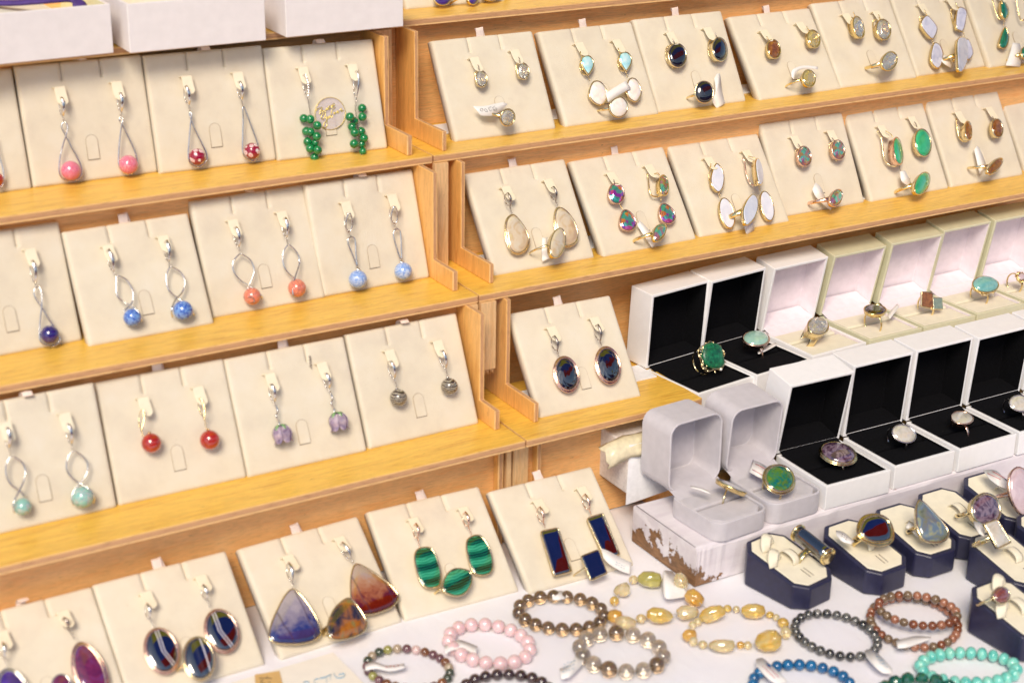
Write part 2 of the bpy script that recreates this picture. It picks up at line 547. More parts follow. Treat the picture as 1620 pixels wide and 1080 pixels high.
# white painted beams that carry the ring boxes
b = MB()
L0, L1 = 35.55, 95
fr = Fr((35.55, -18.92, 0), (1, 0, 0), (0, 1, 0), (0, 0, 1))
n = 60; vs = []; fs = []
prof = [(0.02, 0), (0, .25), (.0, 2.15), (.06, 2.3), (.22, 2.39), (5.9, 2.39), (6.1, 2.3), (6.15, 2.1), (6.15, 0)]
for i in range(n + 1):
    x = (L1 - L0) * (i / n) ** 2.2
    for (y, z) in prof:
        r_ = random.uniform(-.03, .03) if 0 < z < 2.3 else 0
        vs.append(fr.w(x + (.05 if i == 0 and z > 2.3 else 0), y + r_, z + r_ * .3))
P = len(prof)
for i in range(n):
    for j in range(P - 1):
        fs.append([i * P + j, (i + 1) * P + j, (i + 1) * P + j + 1, i * P + j + 1])
fs.append(list(range(P)))
b.add(vs, fs, False)
single('painted_beam', b, CHIP, 'low white painted beam with flaked paint on its end, under the front ring boxes', 'wooden beam', (35.55, -18.92, 0))
tb = thing('painted_beam', 'taller white beam with rough plaster end, behind the grey velvet boxes', 'wooden beam', (35.5, -12.4, 2.5))
b = MB(); b.box(WORLD, 35.75, 95, -11.78, -4.5, 2.5, 5.66)
part('beam_body', b, FOAM, tb, bevel=.12)
b = MB()
b.add([(35.75, -11.83, 5.68), (44, -11.83, 5.68), (44, -11.83, 2.45), (35.65, -11.88, 1.9), (35.75, -11.5, 5.70), (44, -11.3, 5.70)], [[3, 2, 1, 0], [0, 1, 5, 4]], False)
o = part('paper_wrap', b, CARD, tb)
sm = o.modifiers.new('s', 'SOLIDIFY'); sm.thickness = .0004
vs, fs = [], []
for i in range(9):
    for j in range(7):
        a = -.3 + 2.2 * j / 6
        vs.append(V((34.2 + .55 * i + .12 * math.sin(j * 2.1 + i), -11.2 - math.cos(a) * .75 + .06 * math.sin(i * 3), 5.15 + math.sin(a) * .75 - (.3 if i < 2 else 0) * (2 - i) * .6 + .05 * math.cos(i * 2 + j))))
for i in range(8):
    for j in range(6):
        a = i * 7 + j
        fs.append([a, a + 1, a + 8, a + 7])
b = MB(); b.add(vs, fs)
o = part('tape_roll', b, TAPE, tb)
sm = o.modifiers.new('s', 'SOLIDIFY'); sm.thickness = .0006
b = MB(); b.box(WORLD, 39, 95, -12.2, -5.5, 0, 2.5)
part('support_batten', b, SIDE, tb)

for k, xr in ((0, 74), (1, 66), (2, 41)):
    b = MB(); b.box(WORLD, 31.6, xr, YK(k) + 3.9, YK(k) + 5.9, ZK(k) + .02, ZK(k) + .10)
    single('paper_strip', b, CARD, ['white paper strip lying behind the cards on the top right shelf', 'white paper strip lying behind the cards on the second right shelf', 'short white paper strip behind the card on the lowest right shelf'][k], 'paper', (31.6, YK(k) + 3.9, ZK(k)))

# ------------------------------------------------------------------ earring cards
def pad_mesh():
    """cushioned suede card, 1 x 1 unit plan scaled per card; two slits run down from the top edge"""
    W_, H_, D_ = 7.0, 6.45, .62
    r = .20
    def lines(L, extra):
        a = [0, .02, .06, .12, .2, .35]
        k = [x for x in a] + [L - x for x in a] + [.35 + (L - .7) * i / 14 for i in range(1, 14)] + extra
        return sorted(set(round(x, 4) for x in k))
    sl = [W_ * .345, W_ * .655]
    ex = []
    for s_ in sl: ex += [s_ - .07, s_ - .02, s_, s_ + .02, s_ + .07]
    xs = lines(W_, ex); ys = lines(H_, [H_ - 1.05, H_ - 1.0, H_ - .9])
    def hgt(x, y):
        h = 0
        for d in (x, W_ - x, y, H_ - y):
            if d < r: h -= r - math.sqrt(max(0, r * r - (r - d) ** 2))
        for s_ in sl:
            if y > H_ - 1.02:
                q = abs(x - s_)
                if q < .03: h -= .16
                elif q < .08: h -= .02
        return h + .015 * math.sin(x * 1.1 + 1) * math.sin(y * .9)
    vs = [V((x, y, hgt(x, y))) for y in ys for x in xs]
    nx_, ny_ = len(xs), len(ys)
    fs = [[j * nx_ + i, j * nx_ + i + 1, (j + 1) * nx_ + i + 1, (j + 1) * nx_ + i] for j in range(ny_ - 1) for i in range(nx_ - 1)]
    per = [i for i in range(nx_)] + [j * nx_ + nx_ - 1 for j in range(1, ny_)] + [(ny_ - 1) * nx_ + i for i in range(nx_ - 2, -1, -1)] + [j * nx_ for j in range(ny_ - 2, 0, -1)]
    n0 = len(vs)
    vs += [V((vs[i].x, vs[i].y, -D_)) for i in per]
    m_ = len(per)
    for i in range(m_):
        j = (i + 1) % m_
        fs.append([per[j], per[i], n0 + i, n0 + j])
    fs.append([n0 + i for i in range(m_)][::-1])
    b = MB(); b.add(vs, fs)
    return mesh_of(b, SUEDE, None, 'card_face')
PADMESH = pad_mesh()
# the ring tab: a tongue cut in the card; drawn as a slightly lifted flap with a dark strip for the shade in its slit
def tab_mesh():
    b = MB()
    pts = [(-.31, 0), (.31, 0), (.31, 1.0)] + [(.31 * math.cos(a), 1.0 + .31 * math.sin(a)) for a in [PI * i / 8 for i in range(1, 8)]] + [(-.31, 1.0)]
    b.prism(WORLD, pts, .0, .06)
    return mesh_of(b, SUEDE, None, 'ring_tab')
TABMESH = tab_mesh()
def slit_mesh():
    b = MB(); b.box(WORLD, -.33, .33, -.03, -.005, -.02, .022)
    return mesh_of(b, SLITSHADE, None, 'tab_slit_shade')
SLITMESH = slit_mesh()
def cut_mesh():
    b = MB()
    pts = [V((-.32, 0, .03))] + [V((-.32 * math.cos(a), 1.0 + .32 * math.sin(a), .03)) for a in [PI * i / 10 for i in range(11)]] + [V((.32, 0, .03))]
    b.tube(pts, .015, seg=5)
    return mesh_of(b, CUTM, None, 'tab_cut')
CUTM = plain('cut_suede_edge', (.42, .33, .24), .9)
CUTMESH = cut_mesh()

def pad_frame(x, y, rot, th, z):
    c, s_ = math.cos(rot), math.sin(rot)
    X = V((c, s_, 0)); Y = V((-s_ * math.sin(th), c * math.sin(th), math.cos(th)))
    return Fr((x, y, z), X, Y, X.cross(Y))

def link_mesh(name, me, parent, loc=(0, 0, 0), rot=None, scale=(1, 1, 1)):
    o = bpy.data.objects.new(name, me); col.objects.link(o); o.parent = parent
    o.location = V(loc) * S; o.scale = scale
    if rot: o.rotation_euler = rot
    return o

def make_pad(p, label, hooks, tab=True, ribbon=.5, rcurl=0, slits=True):
    kind, k, x, y, rot, th, W_, H_ = p
    z = ZK(k) + .02 if kind != 'T' else .12
    if kind == 'T': z = .1
    fr = pad_frame(x, y, rot, th, z)
    t = bpy.data.objects.new('earring_card', None); col.objects.link(t)
    M = Matrix((fr.x, fr.y, fr.z)).transposed().to_4x4(); M.translation = fr.o * S
    t.matrix_world = M
    t['label'] = label; t['category'] = 'earring card'; t['group'] = 'beige suede earring cards'
    link_mesh('card_face', PADMESH, t, scale=(W_ / 7.0, H_ / 6.45, 1))
    if tab:
        link_mesh('ring_tab', TABMESH, t, (W_ * .5, 1.15, -.004))
        link_mesh('tab_slit_shade', SLITMESH, t, (W_ * .5, 1.15, -.0))
        link_mesh('tab_cut', CUTMESH, t, (W_ * .5, 1.15, -.0))
    LF = Fr((0, 0, 0), (1, 0, 0), (0, 1, 0), (0, 0, 1))
    for (u, v) in hooks:
        s0, t0 = fr.l2(u, v, .42)
        b = MB()
        path = [(-.32, .02, -.02), (-.26, .02, .14), (-.14, .02, .30), (0, 0, .42), (.03, -.25, .52), (.05, -.55, .62), (.07, -.85, .68), (.08, -.93, .69)]
        _wd = [.13, .17, .22, .30, .31, .31, .26, .16]
        pts = [V((s0 + a[0] * (1 if i < 3 else 1), t0 + a[1], a[2])) for i, a in enumerate(path)]
        # folded strap: narrow root in the slit, then the flap hanging forward
        b.tube([V((s0 - .22, t0 - .03, -.03)), V((s0 - .20, t0 - .03, .20)), V((s0 - .12, t0 - .03, .38))], [(.045, .12), (.045, .14), (.04, .2)], seg=8, flat=V((0, 1, 0)))
        fl = []
        n = 7
        for i in range(n + 1):
            q = i / n
            yy = t0 - 1.02 * q; zz = .40 + .30 * q - .05 * math.sin(PI * q)
            w2 = .30 if q < .75 else .30 * math.sqrt(max(0.03, 1 - ((q - .75) / .27) ** 2))
            fl.append((yy, zz, w2))
        vs = []
        for yy, zz, w2 in fl:
            xo = s0 + (t0 - yy) * .05
            vs += [V((xo - w2, yy, zz)), V((xo + w2, yy, zz)), V((xo + w2, yy - .01, zz - .055)), V((xo - w2, yy - .01, zz - .055))]
        fs = []
        for i in range(n):
            for a in range(4):
                c_ = (a + 1) % 4
                fs.append([i * 4 + a, i * 4 + c_, (i + 1) * 4 + c_, (i + 1) * 4 + a][::-1])
        fs.append([0, 1, 2, 3]); fs.append([n * 4 + a for a in (3, 2, 1, 0)])
        b.add(vs, fs, False)
        o = bpy.data.objects.new('hook_flap', mesh_of(b, FLAP, None, 'hook_flap')); col.objects.link(o); o.parent = t
        bv = o.modifiers.new('b', 'BEVEL'); bv.width = .0002; bv.segments = 1
    if ribbon is not None:
        b = MB()
        xc = W_ * ribbon
        if rcurl == 0:
            loop = [V((xc + .08, H_ - .15, -.35)), V((xc + .06, H_ + .18, -.32)), V((xc + .0, H_ + .42, -.25)), V((xc - .1, H_ + .50, -.1)), V((xc - .14, H_ + .40, .02)), V((xc - .12, H_ + .15, -.1)), V((xc - .1, H_ - .1, -.25))]
        else:
            loop = [V((xc, H_ - .1, -.45)), V((xc, H_ + .10, -.35)), V((xc, H_ + .2, -.15)), V((xc + .02, H_ + .20, .12)), V((xc + .05, H_ + .02, .25)), V((xc + .05, H_ - .02, .3))]
        b.tube(spline(loop, 4), (.25, .018), seg=4, flat=V((1, 0, 0)), smooth=False)
        o = bpy.data.objects.new('ribbon_loop', mesh_of(b, RIBBON, None, 'ribbon_loop')); col.objects.link(o); o.parent = t
    return fr

PADS = {}
def P(name, p, label, hooks, **kw):
    PADS[name] = make_pad(p, label, hooks, **kw)

P('L1a', ('L', 0, .049, 4.267, -.031, .331, 7, 6.523), 'beige earring card with one red bead, cut by the left picture edge', [])
P('L1b', ('L', 0, 7.122, 4.138, -.029, .26, 6.933, 6.524), 'beige earring card with pink bead drops on the top left shelf', [(94, 137), (184, 129)], rcurl=1)
P('L1c', ('L', 0, 14.015, 3.511, -.049, .273, 6.848, 6.545), 'beige earring card with red dotted bead drops on the top left shelf', [(295, 120), (376, 114)], rcurl=1)
P('L1d', ('L', 0, 20.858, 2.943, -.061, .322, 6.809, 6.447), 'beige earring card with a round gold sticker and green bead clusters', [(479, 106), (557, 101)], rcurl=1)
P('L2a', ('L', 1, .499, -1.792, .031, .387, 7, 6.412), 'beige earring card with one dark blue bead drop, at the left edge', [(47, 393)], rcurl=1)
P('L2b', ('L', 1, 7.502, -2.643, .012, .52, 6.96, 6.269), 'beige earring card leaning back with bright blue swirled bead drops', [(170, 387), (257, 372)])
P('L2c', ('L', 1, 14.679, -1.808, .014, .406, 6.798, 6.532), 'beige earring card with salmon bead twist drops on the second left shelf', [(368, 347), (445, 334)], rcurl=1)
P('L2d', ('L', 1, 21.37, -1.628, .011, .326, 6.879, 6.429), 'beige earring card with pale blue marbled bead drops, right end of second left shelf', [(547, 319), (620, 307)], rcurl=1)
P('L3a', ('L', 2, -.199, -7.774, .002, .371, 7, 6.494), 'beige earring card with mint bead twist drops at the left edge of the third shelf', [(8, 667), (102, 653)], rcurl=1)
P('L3b', ('L', 2, 6.907, -7.663, -.016, .445, 6.987, 6.466), 'beige earring card with red ball drops on the third left shelf', [(226, 628), (313, 611)])
P('L3c', ('L', 2, 13.927, -7.861, -.01, .445, 6.982, 6.46), 'beige earring card with violet flower drops on the third left shelf', [(427, 590), (509, 573)])
P('L3d', ('L', 2, 21.087, -7.824, .01, .426, 7.015, 6.486), 'beige earring card with striped ball drops, right end of the third left shelf', [(616, 553), (692, 538)], rcurl=1)
P('Ta', ('T', 3, -2.391, -14.749, .009, .874, 7, 6.411), 'beige earring card with long violet stones, at the bottom left corner', [(2, 998), (99, 965)], rcurl=1)
P('Tb', ('T', 3, 4.626, -14.665, .009, .835, 7.102, 6.386), 'beige earring card with black and white banded stones, on the table', [(230, 935), (317, 909)])
P('Tc', ('T', 3, 12.601, -14.618, .042, .87, 7.106, 6.397), 'beige earring card with large triangular agates, on the table', [(455, 877), (536, 848)])
P('Td', ('T', 3, 19.853, -14.364, -.038, .858, 6.924, 6.497), 'beige earring card with green malachite stones, on the table', [(653, 818), (732, 801)])
P('Te', ('T', 3, 27.148, -15.208, -.014, .86, 6.859, 6.347), 'beige earring card with black rectangular stones, leaning beside the white beam', [(850, 789), (919, 769)])
P('R1a', ('R', 0, 31.897, 1.966, -.015, .523, 7.068, 6.377), 'beige earring card with clear crystals and a handwritten price tag', [(750, 90), (814, 78)])
P('R1b', ('R', 0, 39.683, 1.905, .011, .581, 7.16, 6.396), 'beige earring card with pale blue drops and baroque pearls', [(916, 67), (975, 62)])
P('R1c', ('R', 0, 46.943, 2.233, -.009, .551, 7.101, 6.407), 'beige earring card with dark oval stones, top right shelf', [(1060, 50), (1119, 43)])
P('R1d', ('R', 0, 54.946, 1.873, .016, .673, 7.172, 6.3), 'beige earring card with one brown and one yellow oval crystal', [(1208, 47), (1265, 35)])
P('R1e', ('R', 0, 62.167, 2.121, .001, .624, 7.07, 6.437), 'beige earring card with clear pear crystals, top right shelf', [(1338, 21), (1386, 17)])
P('R1f', ('R', 0, 69.466, 2.393, .03, .58, 6.929, 6.309), 'beige earring card with lavender grey chalcedony slabs', [(1458, 6), (1503, -2)])
P('R1g', ('R', 0, 76.3, 2.102, 0, .597, 7, 6.2), 'beige earring card with deep green drops at the top right picture edge', [(1578, -14)])
P('R2a', ('R', 1, 31.748, -3.123, .005, .608, 7.075, 6.498), 'beige earring card with cream teardrop stones, second right shelf', [(800, 294), (867, 283)])
P('R2b', ('R', 1, 39.34, -3.283, .024, .658, 7.18, 6.458), 'beige earring card with rainbow faceted stones, second right shelf', [(966, 272), (1026, 260)])
P('R2c', ('R', 1, 46.888, -2.973, -.006, .671, 7.248, 6.396), 'beige earring card with white oval and leaf shaped stones', [(1120, 248), (1180, 237)])
P('R2d', ('R', 1, 54.313, -2.117, 0, .5, 7.074, 6.394), 'beige earring card with small rose and green oval crystals', [(1257, 215), (1314, 206)])
P('R2e', ('R', 1, 61.817, -2.277, -.008, .568, 7.145, 6.482), 'beige earring card with bright green oval stones, second right shelf', [(1394, 198), (1442, 184)])
P('R2f', ('R', 1, 69.222, -2.305, -.005, .564, 7.038, 6.504), 'beige earring card with smoky brown oval stones, second right shelf', [(1516, 176), (1565, 169)])
P('R2g', ('R', 1, 77.028, -1.776, -.008, .597, 7, 6.379), 'empty looking beige earring card cut by the right picture edge, second right shelf', [])
P('R3a', ('R', 2, 31.553, -8.811, -.027, .645, 6.988, 6.47), 'beige earring card with black checker cut stones, alone on the lowest right shelf', [(872, 516), (940, 501)])
P('R0a', ('R', -1, 31.848, 8.099, -.008, .603, 7.008, 6.45), 'beige earring card with dark blue ovals, cut by the top picture edge', [])
P('R0b', ('R', -1, 39.4, 8.099, -.008, .603, 7.008, 6.45), 'beige earring card at the top picture edge, second from the white carton', [])
# folded white paper props behind the cards
for (u, v, k, y, wd) in ((700, 200, 0, 4.2, 2.2), (888, 187, 0, 5.0, 1.6), (1190, 140, 0, 5.0, 1.6), (938, 375, 1, -1.0, 1.6), (1098, 346, 1, -.8, 1.2), (832, 622, 2, -6.6, 1.6), (1015, 585, 2, -6.5, 1.6)):
    c = WORLD.px(u, v, ZK(k) + .3)
    b = MB(); b.box(WORLD, c.x - wd / 2, c.x + wd / 2, c.y - .1, c.y + 1.2, ZK(k) + .02, ZK(k) + .55)
    pass

# ------------------------------------------------------------------ ring boxes
def box_frame(q):
    x, y, rot, zb, W_, D_, hb, ph, L_, hl = q
    c, s_ = math.cos(rot), math.sin(rot)
    return Fr((x, y, zb), (c, s_, 0), (-s_, c, 0), (0, 0, 1))

def rrect(w, d, r, n=5):
    if r <= 0: return [(0, 0), (w, 0), (w, d), (0, d)]
    out = []
    for cx, cy, a0 in ((w - r, r, -90), (w - r, d - r, 0), (r, d - r, 90), (r, r, 180)):
        for i in range(n + 1):
            a = math.radians(a0 + 90 * i / n)
            out.append((cx + r * math.cos(a), cy + r * math.sin(a)))
    return out
def shell(fr, w, d, h, wall, r, n=5, floor=.15, mi_in=0):
    """open tray: outer wall, rim, inner wall, floor (open towards +z of fr)"""
    b = MB()
    out = rrect(w, d, r, n); ri = max(0, r - wall) if r > 0 else 0
    inn = [(a + wall, c + wall) for a, c in rrect(w - 2 * wall, d - 2 * wall, ri if r > 0 else 0, n)]
    m_ = len(out)
    vs = [fr.w(a, c, 0) for a, c in out] + [fr.w(a, c, h) for a, c in out] + [fr.w(a, c, h) for a, c in inn] + [fr.w(a, c, floor) for a, c in inn]
    fs, mi = [], []
    for i in range(m_):
        j = (i + 1) % m_
        fs += [[i, j, m_ + j, m_ + i], [m_ + i, m_ + j, 2 * m_ + j, 2 * m_ + i], [2 * m_ + i, 2 * m_ + j, 3 * m_ + j, 3 * m_ + i]]
        mi += [0, 0, 1]
    fs += [[i for i in range(m_)][::-1], [3 * m_ + i for i in range(m_)]]; mi += [0, 1]
    for f, a in zip(fs, mi): pass
    b.v = vs; b.f = fs; b.sm = [False] * len(fs); b.mi = mi
    return b
BOXES = {}
def ring_box(name, q, label, outer, inner, cush, r=0, wall=.22, split=True, magnet=True):
    x, y, rot, zb, W_, D_, hb, ph, L_, hl = q
    fr = box_frame(q)
    W_ -= .06
    t = thing('ring_box', label, 'ring box', tuple(fr.o), 'open ring boxes')
    b = shell(fr, W_, D_, hb, wall, r)
    part('base', b, [outer, inner], t, bevel=.05 if r == 0 else .07)
    # cushion in two halves with the ring slot between
    ins = wall + .03
    dh = (D_ - 2 * ins)
    for (y0, y1) in ((ins, ins + dh * .47), (ins + dh * .53, D_ - ins)):
        cb = MB(); cb.box(fr, ins, W_ - ins, y0, y1, .16, hb - .10)
        if r > 0:
            cb = MB()
            rr = r - wall
            if y0 == ins: pts = [(ins + rr, y0), (W_ - ins - rr, y0), (W_ - ins, y0 + rr), (W_ - ins, y1), (ins, y1), (ins, y0 + rr)]
            else: pts = [(ins, y0), (W_ - ins, y0), (W_ - ins, y1 - rr), (W_ - ins - rr, y1), (ins + rr, y1), (ins, y1 - rr)]
            cb.prism(fr, pts, .16, hb - .06)
        part('ring_cushion', cb, cush, t, bevel=.14, seg=3)
    # lid, hinged at the back of the base; its open side faces forward
    Y2 = fr.y * (-math.sin(ph)) + fr.z * math.cos(ph)
    Zf = -(fr.y * math.cos(ph) + fr.z * math.sin(ph))
    lf = Fr(fr.w(0, D_, hb + .03) - Zf * hl, fr.x, Y2, Zf)
    lid = shell(lf, W_, L_, hl, wall * .85, r, floor=.3)
    part('lid', lid, [outer, inner], t, bevel=.05 if r == 0 else .07)
    # lining flap bridging lid and base
    fb = MB()
    a = lf.w(wall, .25, hl * .55); 
    pts = [lf.w(wall, .3, hl * .25), lf.w(wall, .22, hl - .35), fr.w(wall, D_ - wall - .25, hb + .02), fr.w(wall, D_ - wall - .75, hb - .12)]
    off = fr.x * (W_ - 2 * wall)
    vs = []
    for p_ in spline(pts, 3): vs += [p_, p_ + off]
    fb.add(vs, [[2 * i, 2 * i + 1, 2 * i + 3, 2 * i + 2] for i in range(len(vs) // 2 - 1)])
    part('lining_flap', fb, inner, t)
    if magnet:
        mb = MB(); mb.ball(lf.w(W_ * .36, L_ - .35, hl * .75), .09, (1, .5, 1), 10, 6, lf)
        part('catch', mb, MAGNET, t)
    BOXES[name] = (fr, W_, D_, hb)
    return t

Q = dict(
 f1=[44.78, -18.81, -.03, 2.4, 4.85, 4.77, 1.51, .17, 4.82, 2.11], f2=[50.05, -18.79, -.01, 2.4, 4.83, 4.66, 1.5, .07, 4.84, 2.06],
 f3=[55.12, -18.94, 0, 2.4, 4.84, 4.68, 1.51, .05, 4.85, 2.1], f4=[60.12, -19.0, .0, 2.4, 4.87, 4.62, 1.55, .07, 4.77, 2.12],
 b1=[41.66, -10.41, .12, 5.71, 4.85, 4.72, 1.42, .05, 4.93, 1.9], b2=[46.3, -10.15, .10, 5.71, 4.8, 5.0, 1.58, .10, 4.78, 2.0],
 b3=[51.40, -9.32, .05, 5.7, 4.76, 4.9, 1.58, .18, 4.66, 1.79], b4=[56.5, -8.95, .01, 5.7, 4.66, 4.94, 1.58, .21, 4.59, 1.83],
 b5=[61.35, -8.85, -.01, 5.68, 4.68, 4.66, 1.57, .19, 4.74, 1.76], b6=[66.22, -8.82, .01, 5.7, 4.6, 4.72, 1.58, .18, 4.85, 1.8],
 b7=[71.0, -8.9, 0, 5.7, 4.7, 4.7, 1.6, .17, 4.84, 1.8],
 g1=[36.79, -19.10, .06, 2.4, 3.95, 4.35, 1.19, -.02, 4.29, 2.6], g2=[40.82, -18.9, .01, 2.4, 3.9, 4.4, 1.3, .08, 4.22, 2.6])
ring_box('g1', Q['g1'], 'grey velvet ring box with rounded corners, nearest the flaked end of the beam', GREYVEL, GREYVEL, GREYVEL, r=.75, wall=.16, magnet=False)
ring_box('g2', Q['g2'], 'grey velvet ring box with rounded corners, touching the white boxes', GREYVEL, GREYVEL, GREYVEL, r=.75, wall=.16, magnet=False)
ring_box('f1', Q['f1'], 'white ring box with black lining holding a violet stone, next to the grey boxes', WHITE, BLACKVEL, BLACKVEL)
ring_box('f2', Q['f2'], 'white ring box with black lining holding an upright milky oval ring', WHITE, BLACKVEL, BLACKVEL)
ring_box('f3', Q['f3'], 'white ring box with black lining holding a flat lying pale grey ring', WHITE, BLACKVEL, BLACKVEL)
ring_box('f4', Q['f4'], 'white ring box with black lining cut by the right picture edge', WHITE, BLACKVEL, BLACKVEL)
ring_box('f5', [65.2] + Q['f4'][1:], 'white ring box of the front row beyond the right picture edge', WHITE, BLACKVEL, BLACKVEL)
ring_box('b1', Q['b1'], 'white ring box with black lining holding a ring with rough green stone', WHITE, BLACKVEL, BLACKVEL)
ring_box('b2', Q['b2'], 'white ring box with black lining holding a pale green domed ring', WHITE, BLACKVEL, BLACKVEL)
ring_box('b3', Q['b3'], 'white ring box with pale lilac lining holding a clear crystal ring', WHITE, LILAC, CREAMVEL)
ring_box('b4', Q['b4'], 'pearly olive ring box with pink lining holding a black stone ring', OLIVE, LILAC, CREAMVEL)
ring_box('b5', Q['b5'], 'pearly olive ring box with pink lining holding a square topaz ring', OLIVE, LILAC, CREAMVEL)
ring_box('b6', Q['b6'], 'pearly olive ring box with pink lining holding a turquoise domed ring', OLIVE, LILAC, CREAMVEL)
ring_box('b7', Q['b7'], 'pearly olive ring box with pink lining at the right picture edge', OLIVE, LILAC, CREAMVEL)

# ------------------------------------------------------------------ cartons on the top left
def carton(x0, x1, y0, rot, label, hgt=2.62, depth=9):
    c, s_ = math.cos(rot), math.sin(rot)
    z = ZK(-1) + .03
    fr = Fr((x0, y0, z), (c, s_, 0), (-s_, c, 0), (0, 0, 1))
    t = thing('carton', label, 'cardboard box', tuple(fr.o), 'open white cartons on the top shelf')
    part('tray', shell(fr, x1 - x0, depth, hgt, .16, 0), [CREAMBOX, CREAMIN], t, bevel=.03, seg=1)
    return fr, t
f1_, c1 = carton(1.5, 12.0, 3.72, 0.02, 'open white carton at the top left corner, with a cushion and violet band')
f2_, c2 = carton(12.75, 20.55, 3.45, -.01, 'open white carton in the middle of the three on the top shelf')
f3_, c3 = carton(21.85, 29.2, 3.55, -.01, 'open white carton next to the right shelf unit')
for fr, w_, lab in ((f1_, 10.5, 'cream cushion inside the leftmost white carton'), (f2_, 7.8, 'cream cushion inside the middle white carton'), (f3_, 7.3, 'cream cushion inside the right white carton')):
    b = MB()
    vs, fs = [], []
    for j in range(13):
        for i in range(17):
            a, c = i / 16, j / 12
            e = min(1, 6 * min(a, 1 - a)) * min(1, 6 * min(c, 1 - c))
            vs.append(fr.w(.25 + (w_ - .5) * a, .25 + 8.4 * c, .3 + 2.1 * math.sqrt(max(0, e)) * (.85 + .15 * math.sin(a * 5))))
    for j in range(12):
        for i in range(16):
            a = j * 17 + i
            fs.append([a, a + 1, a + 18, a + 17])
    b.add(vs, fs)
    single('cushion', b, CREAMVEL, lab, 'cushion', tuple(fr.o))
zc = ZK(-1) + 2.55
b = MB(); b.tube(spline([WORLD.px(-30, 4, zc), WORLD.px(20, 5, zc), WORLD.px(65, 2, zc + .1), WORLD.px(105, -1, zc + .1), WORLD.px(121, 2, zc), WORLD.px(128, 12, zc - .3)], 6), (.16, .42), seg=10, flat=V((0, 0, 1)))
single('ribbon_band', b, VIOLET, 'dark violet velvet band lying over the cushion in the top left carton', 'ribbon', tuple(f1_.o))

# ------------------------------------------------------------------ stones
def stone(name, kind, cols, scale=2.0, rough=.12, coat=.6, trans=0, dist=2, vec_scale=1, rand=False, sss=0, axis='Y', ior=1.5, metallic=0, detail=3, lo=.3, hi=.7, bmp=0, cior=1.6):
    m_, nt, b = new_mat(name)
    vec = coords(nt, vec_scale, rand=rand)
    n = len(cols)
    stops = [(lo + (hi - lo) * i / max(1, n - 1), c) for i, c in enumerate(cols)]
    if kind == 'noise': c = ramp(nt, noise(nt, vec, scale, detail, .55, dist * .3), stops)
    elif kind == 'bands': c = ramp(nt, wave(nt, vec, scale, dist, 3, axis, 'SIN', 1.2), stops)
    elif kind == 'saw': c = ramp(nt, wave(nt, vec, scale, dist, 2, axis, 'SAW', .8), stops)
    elif kind == 'dots':
        vo = nt.nodes.new('ShaderNodeTexVoronoi'); vo.inputs['Scale'].default_value = scale
        nt.links.new(vec, vo.inputs['Vector'])
        c = ramp(nt, vo.outputs['Distance'], stops, 'CONSTANT')
    elif kind == 'cells':
        vo = nt.nodes.new('ShaderNodeTexVoronoi'); vo.inputs['Scale'].default_value = scale
        nt.links.new(vec, vo.inputs['Vector'])
        sp = nt.nodes.new('ShaderNodeSeparateColor'); nt.links.new(vo.outputs['Color'], sp.inputs[0])
        c = ramp(nt, sp.outputs[0], [(i / n, q) for i, q in enumerate(cols)], 'CONSTANT')
    nt.links.new(c, b.inputs['Base Color'])
    b.inputs['Roughness'].default_value = rough
    b.inputs['Coat Weight'].default_value = coat; b.inputs['Coat Roughness'].default_value = .03; b.inputs['Coat IOR'].default_value = cior
    b.inputs['Metallic'].default_value = metallic
    if trans: b.inputs['Transmission Weight'].default_value = trans
    b.inputs['IOR'].default_value = ior
    if sss:
        b.inputs['Subsurface Weight'].default_value = sss; b.inputs['Subsurface Scale'].default_value = .003
    if bmp: bump(nt, b, noise(nt, vec, scale * 2, 3), bmp, .04)
    return m_
PINKROSE = stone('pink_rose_glass', 'noise', [(.62, .10, .20), (.80, .24, .34), (.66, .12, .20), (.86, .46, .50)], 3.0, dist=6, rand=True)
REDDOT = stone('red_glass_with_dots', 'dots', [(.90, .82, .80), (.75, .30, .35), (.85, .75, .75), (.30, .01, .04)], 3.3, lo=0, hi=.40, rand=True)
GREENBEAD = stone('green_jade_bead', 'noise', [(.0, .13, .035), (.005, .26, .07)], 4, rand=True, rough=.2)
COBALT = stone('deep_blue_glass', 'noise', [(.012, .006, .10), (.03, .015, .22)], 2, rough=.05, coat=1)
BLUESWIRL = stone('blue_swirl_glass', 'noise', [(.02, .03, .20), (.05, .14, .55), (.03, .08, .42), (.22, .42, .78), (.08, .20, .62), (.62, .74, .86)], 3.2, dist=8, rand=True)
SALMON = stone('salmon_swirl_glass', 'noise', [(.25, .05, .04), (.74, .20, .12), (.80, .26, .16), (.40, .10, .08), (.86, .42, .30)], 2.8, dist=8, rand=True)
PALEBLUE = stone('pale_blue_marbled_glass', 'noise', [(.14, .24, .60), (.24, .38, .74), (.20, .34, .70), (.62, .72, .88), (.24, .38, .74)], 3.2, dist=8, rand=True, rough=.3)
MINT = stone('mint_flower_glass', 'noise', [(.05, .14, .10), (.18, .46, .44), (.34, .60, .48), (.16, .38, .40), (.62, .52, .50), (.30, .50, .40)], 4.2, dist=6, rand=True)
CARNEL = stone('red_carnelian', 'noise', [(.28, .008, .004), (.52, .03, .012)], 1.5, rough=.06, coat=1, rand=True)
ZEBRA = stone('striped_grey_stone', 'bands', [(.05, .035, .03), (.28, .22, .15), (.78, .72, .55), (.07, .05, .04)], 1.5, dist=5, rand=True, axis='Z', lo=.2, hi=.85)
PETAL = stone('violet_petal_glass', 'noise', [(.14, .10, .18), (.34, .26, .36), (.62, .50, .54)], 2.2, rough=.25, rand=True)
LEAFG = stone('leaf_green_glass', 'noise', [(.08, .26, .08), (.25, .45, .16)], 3)
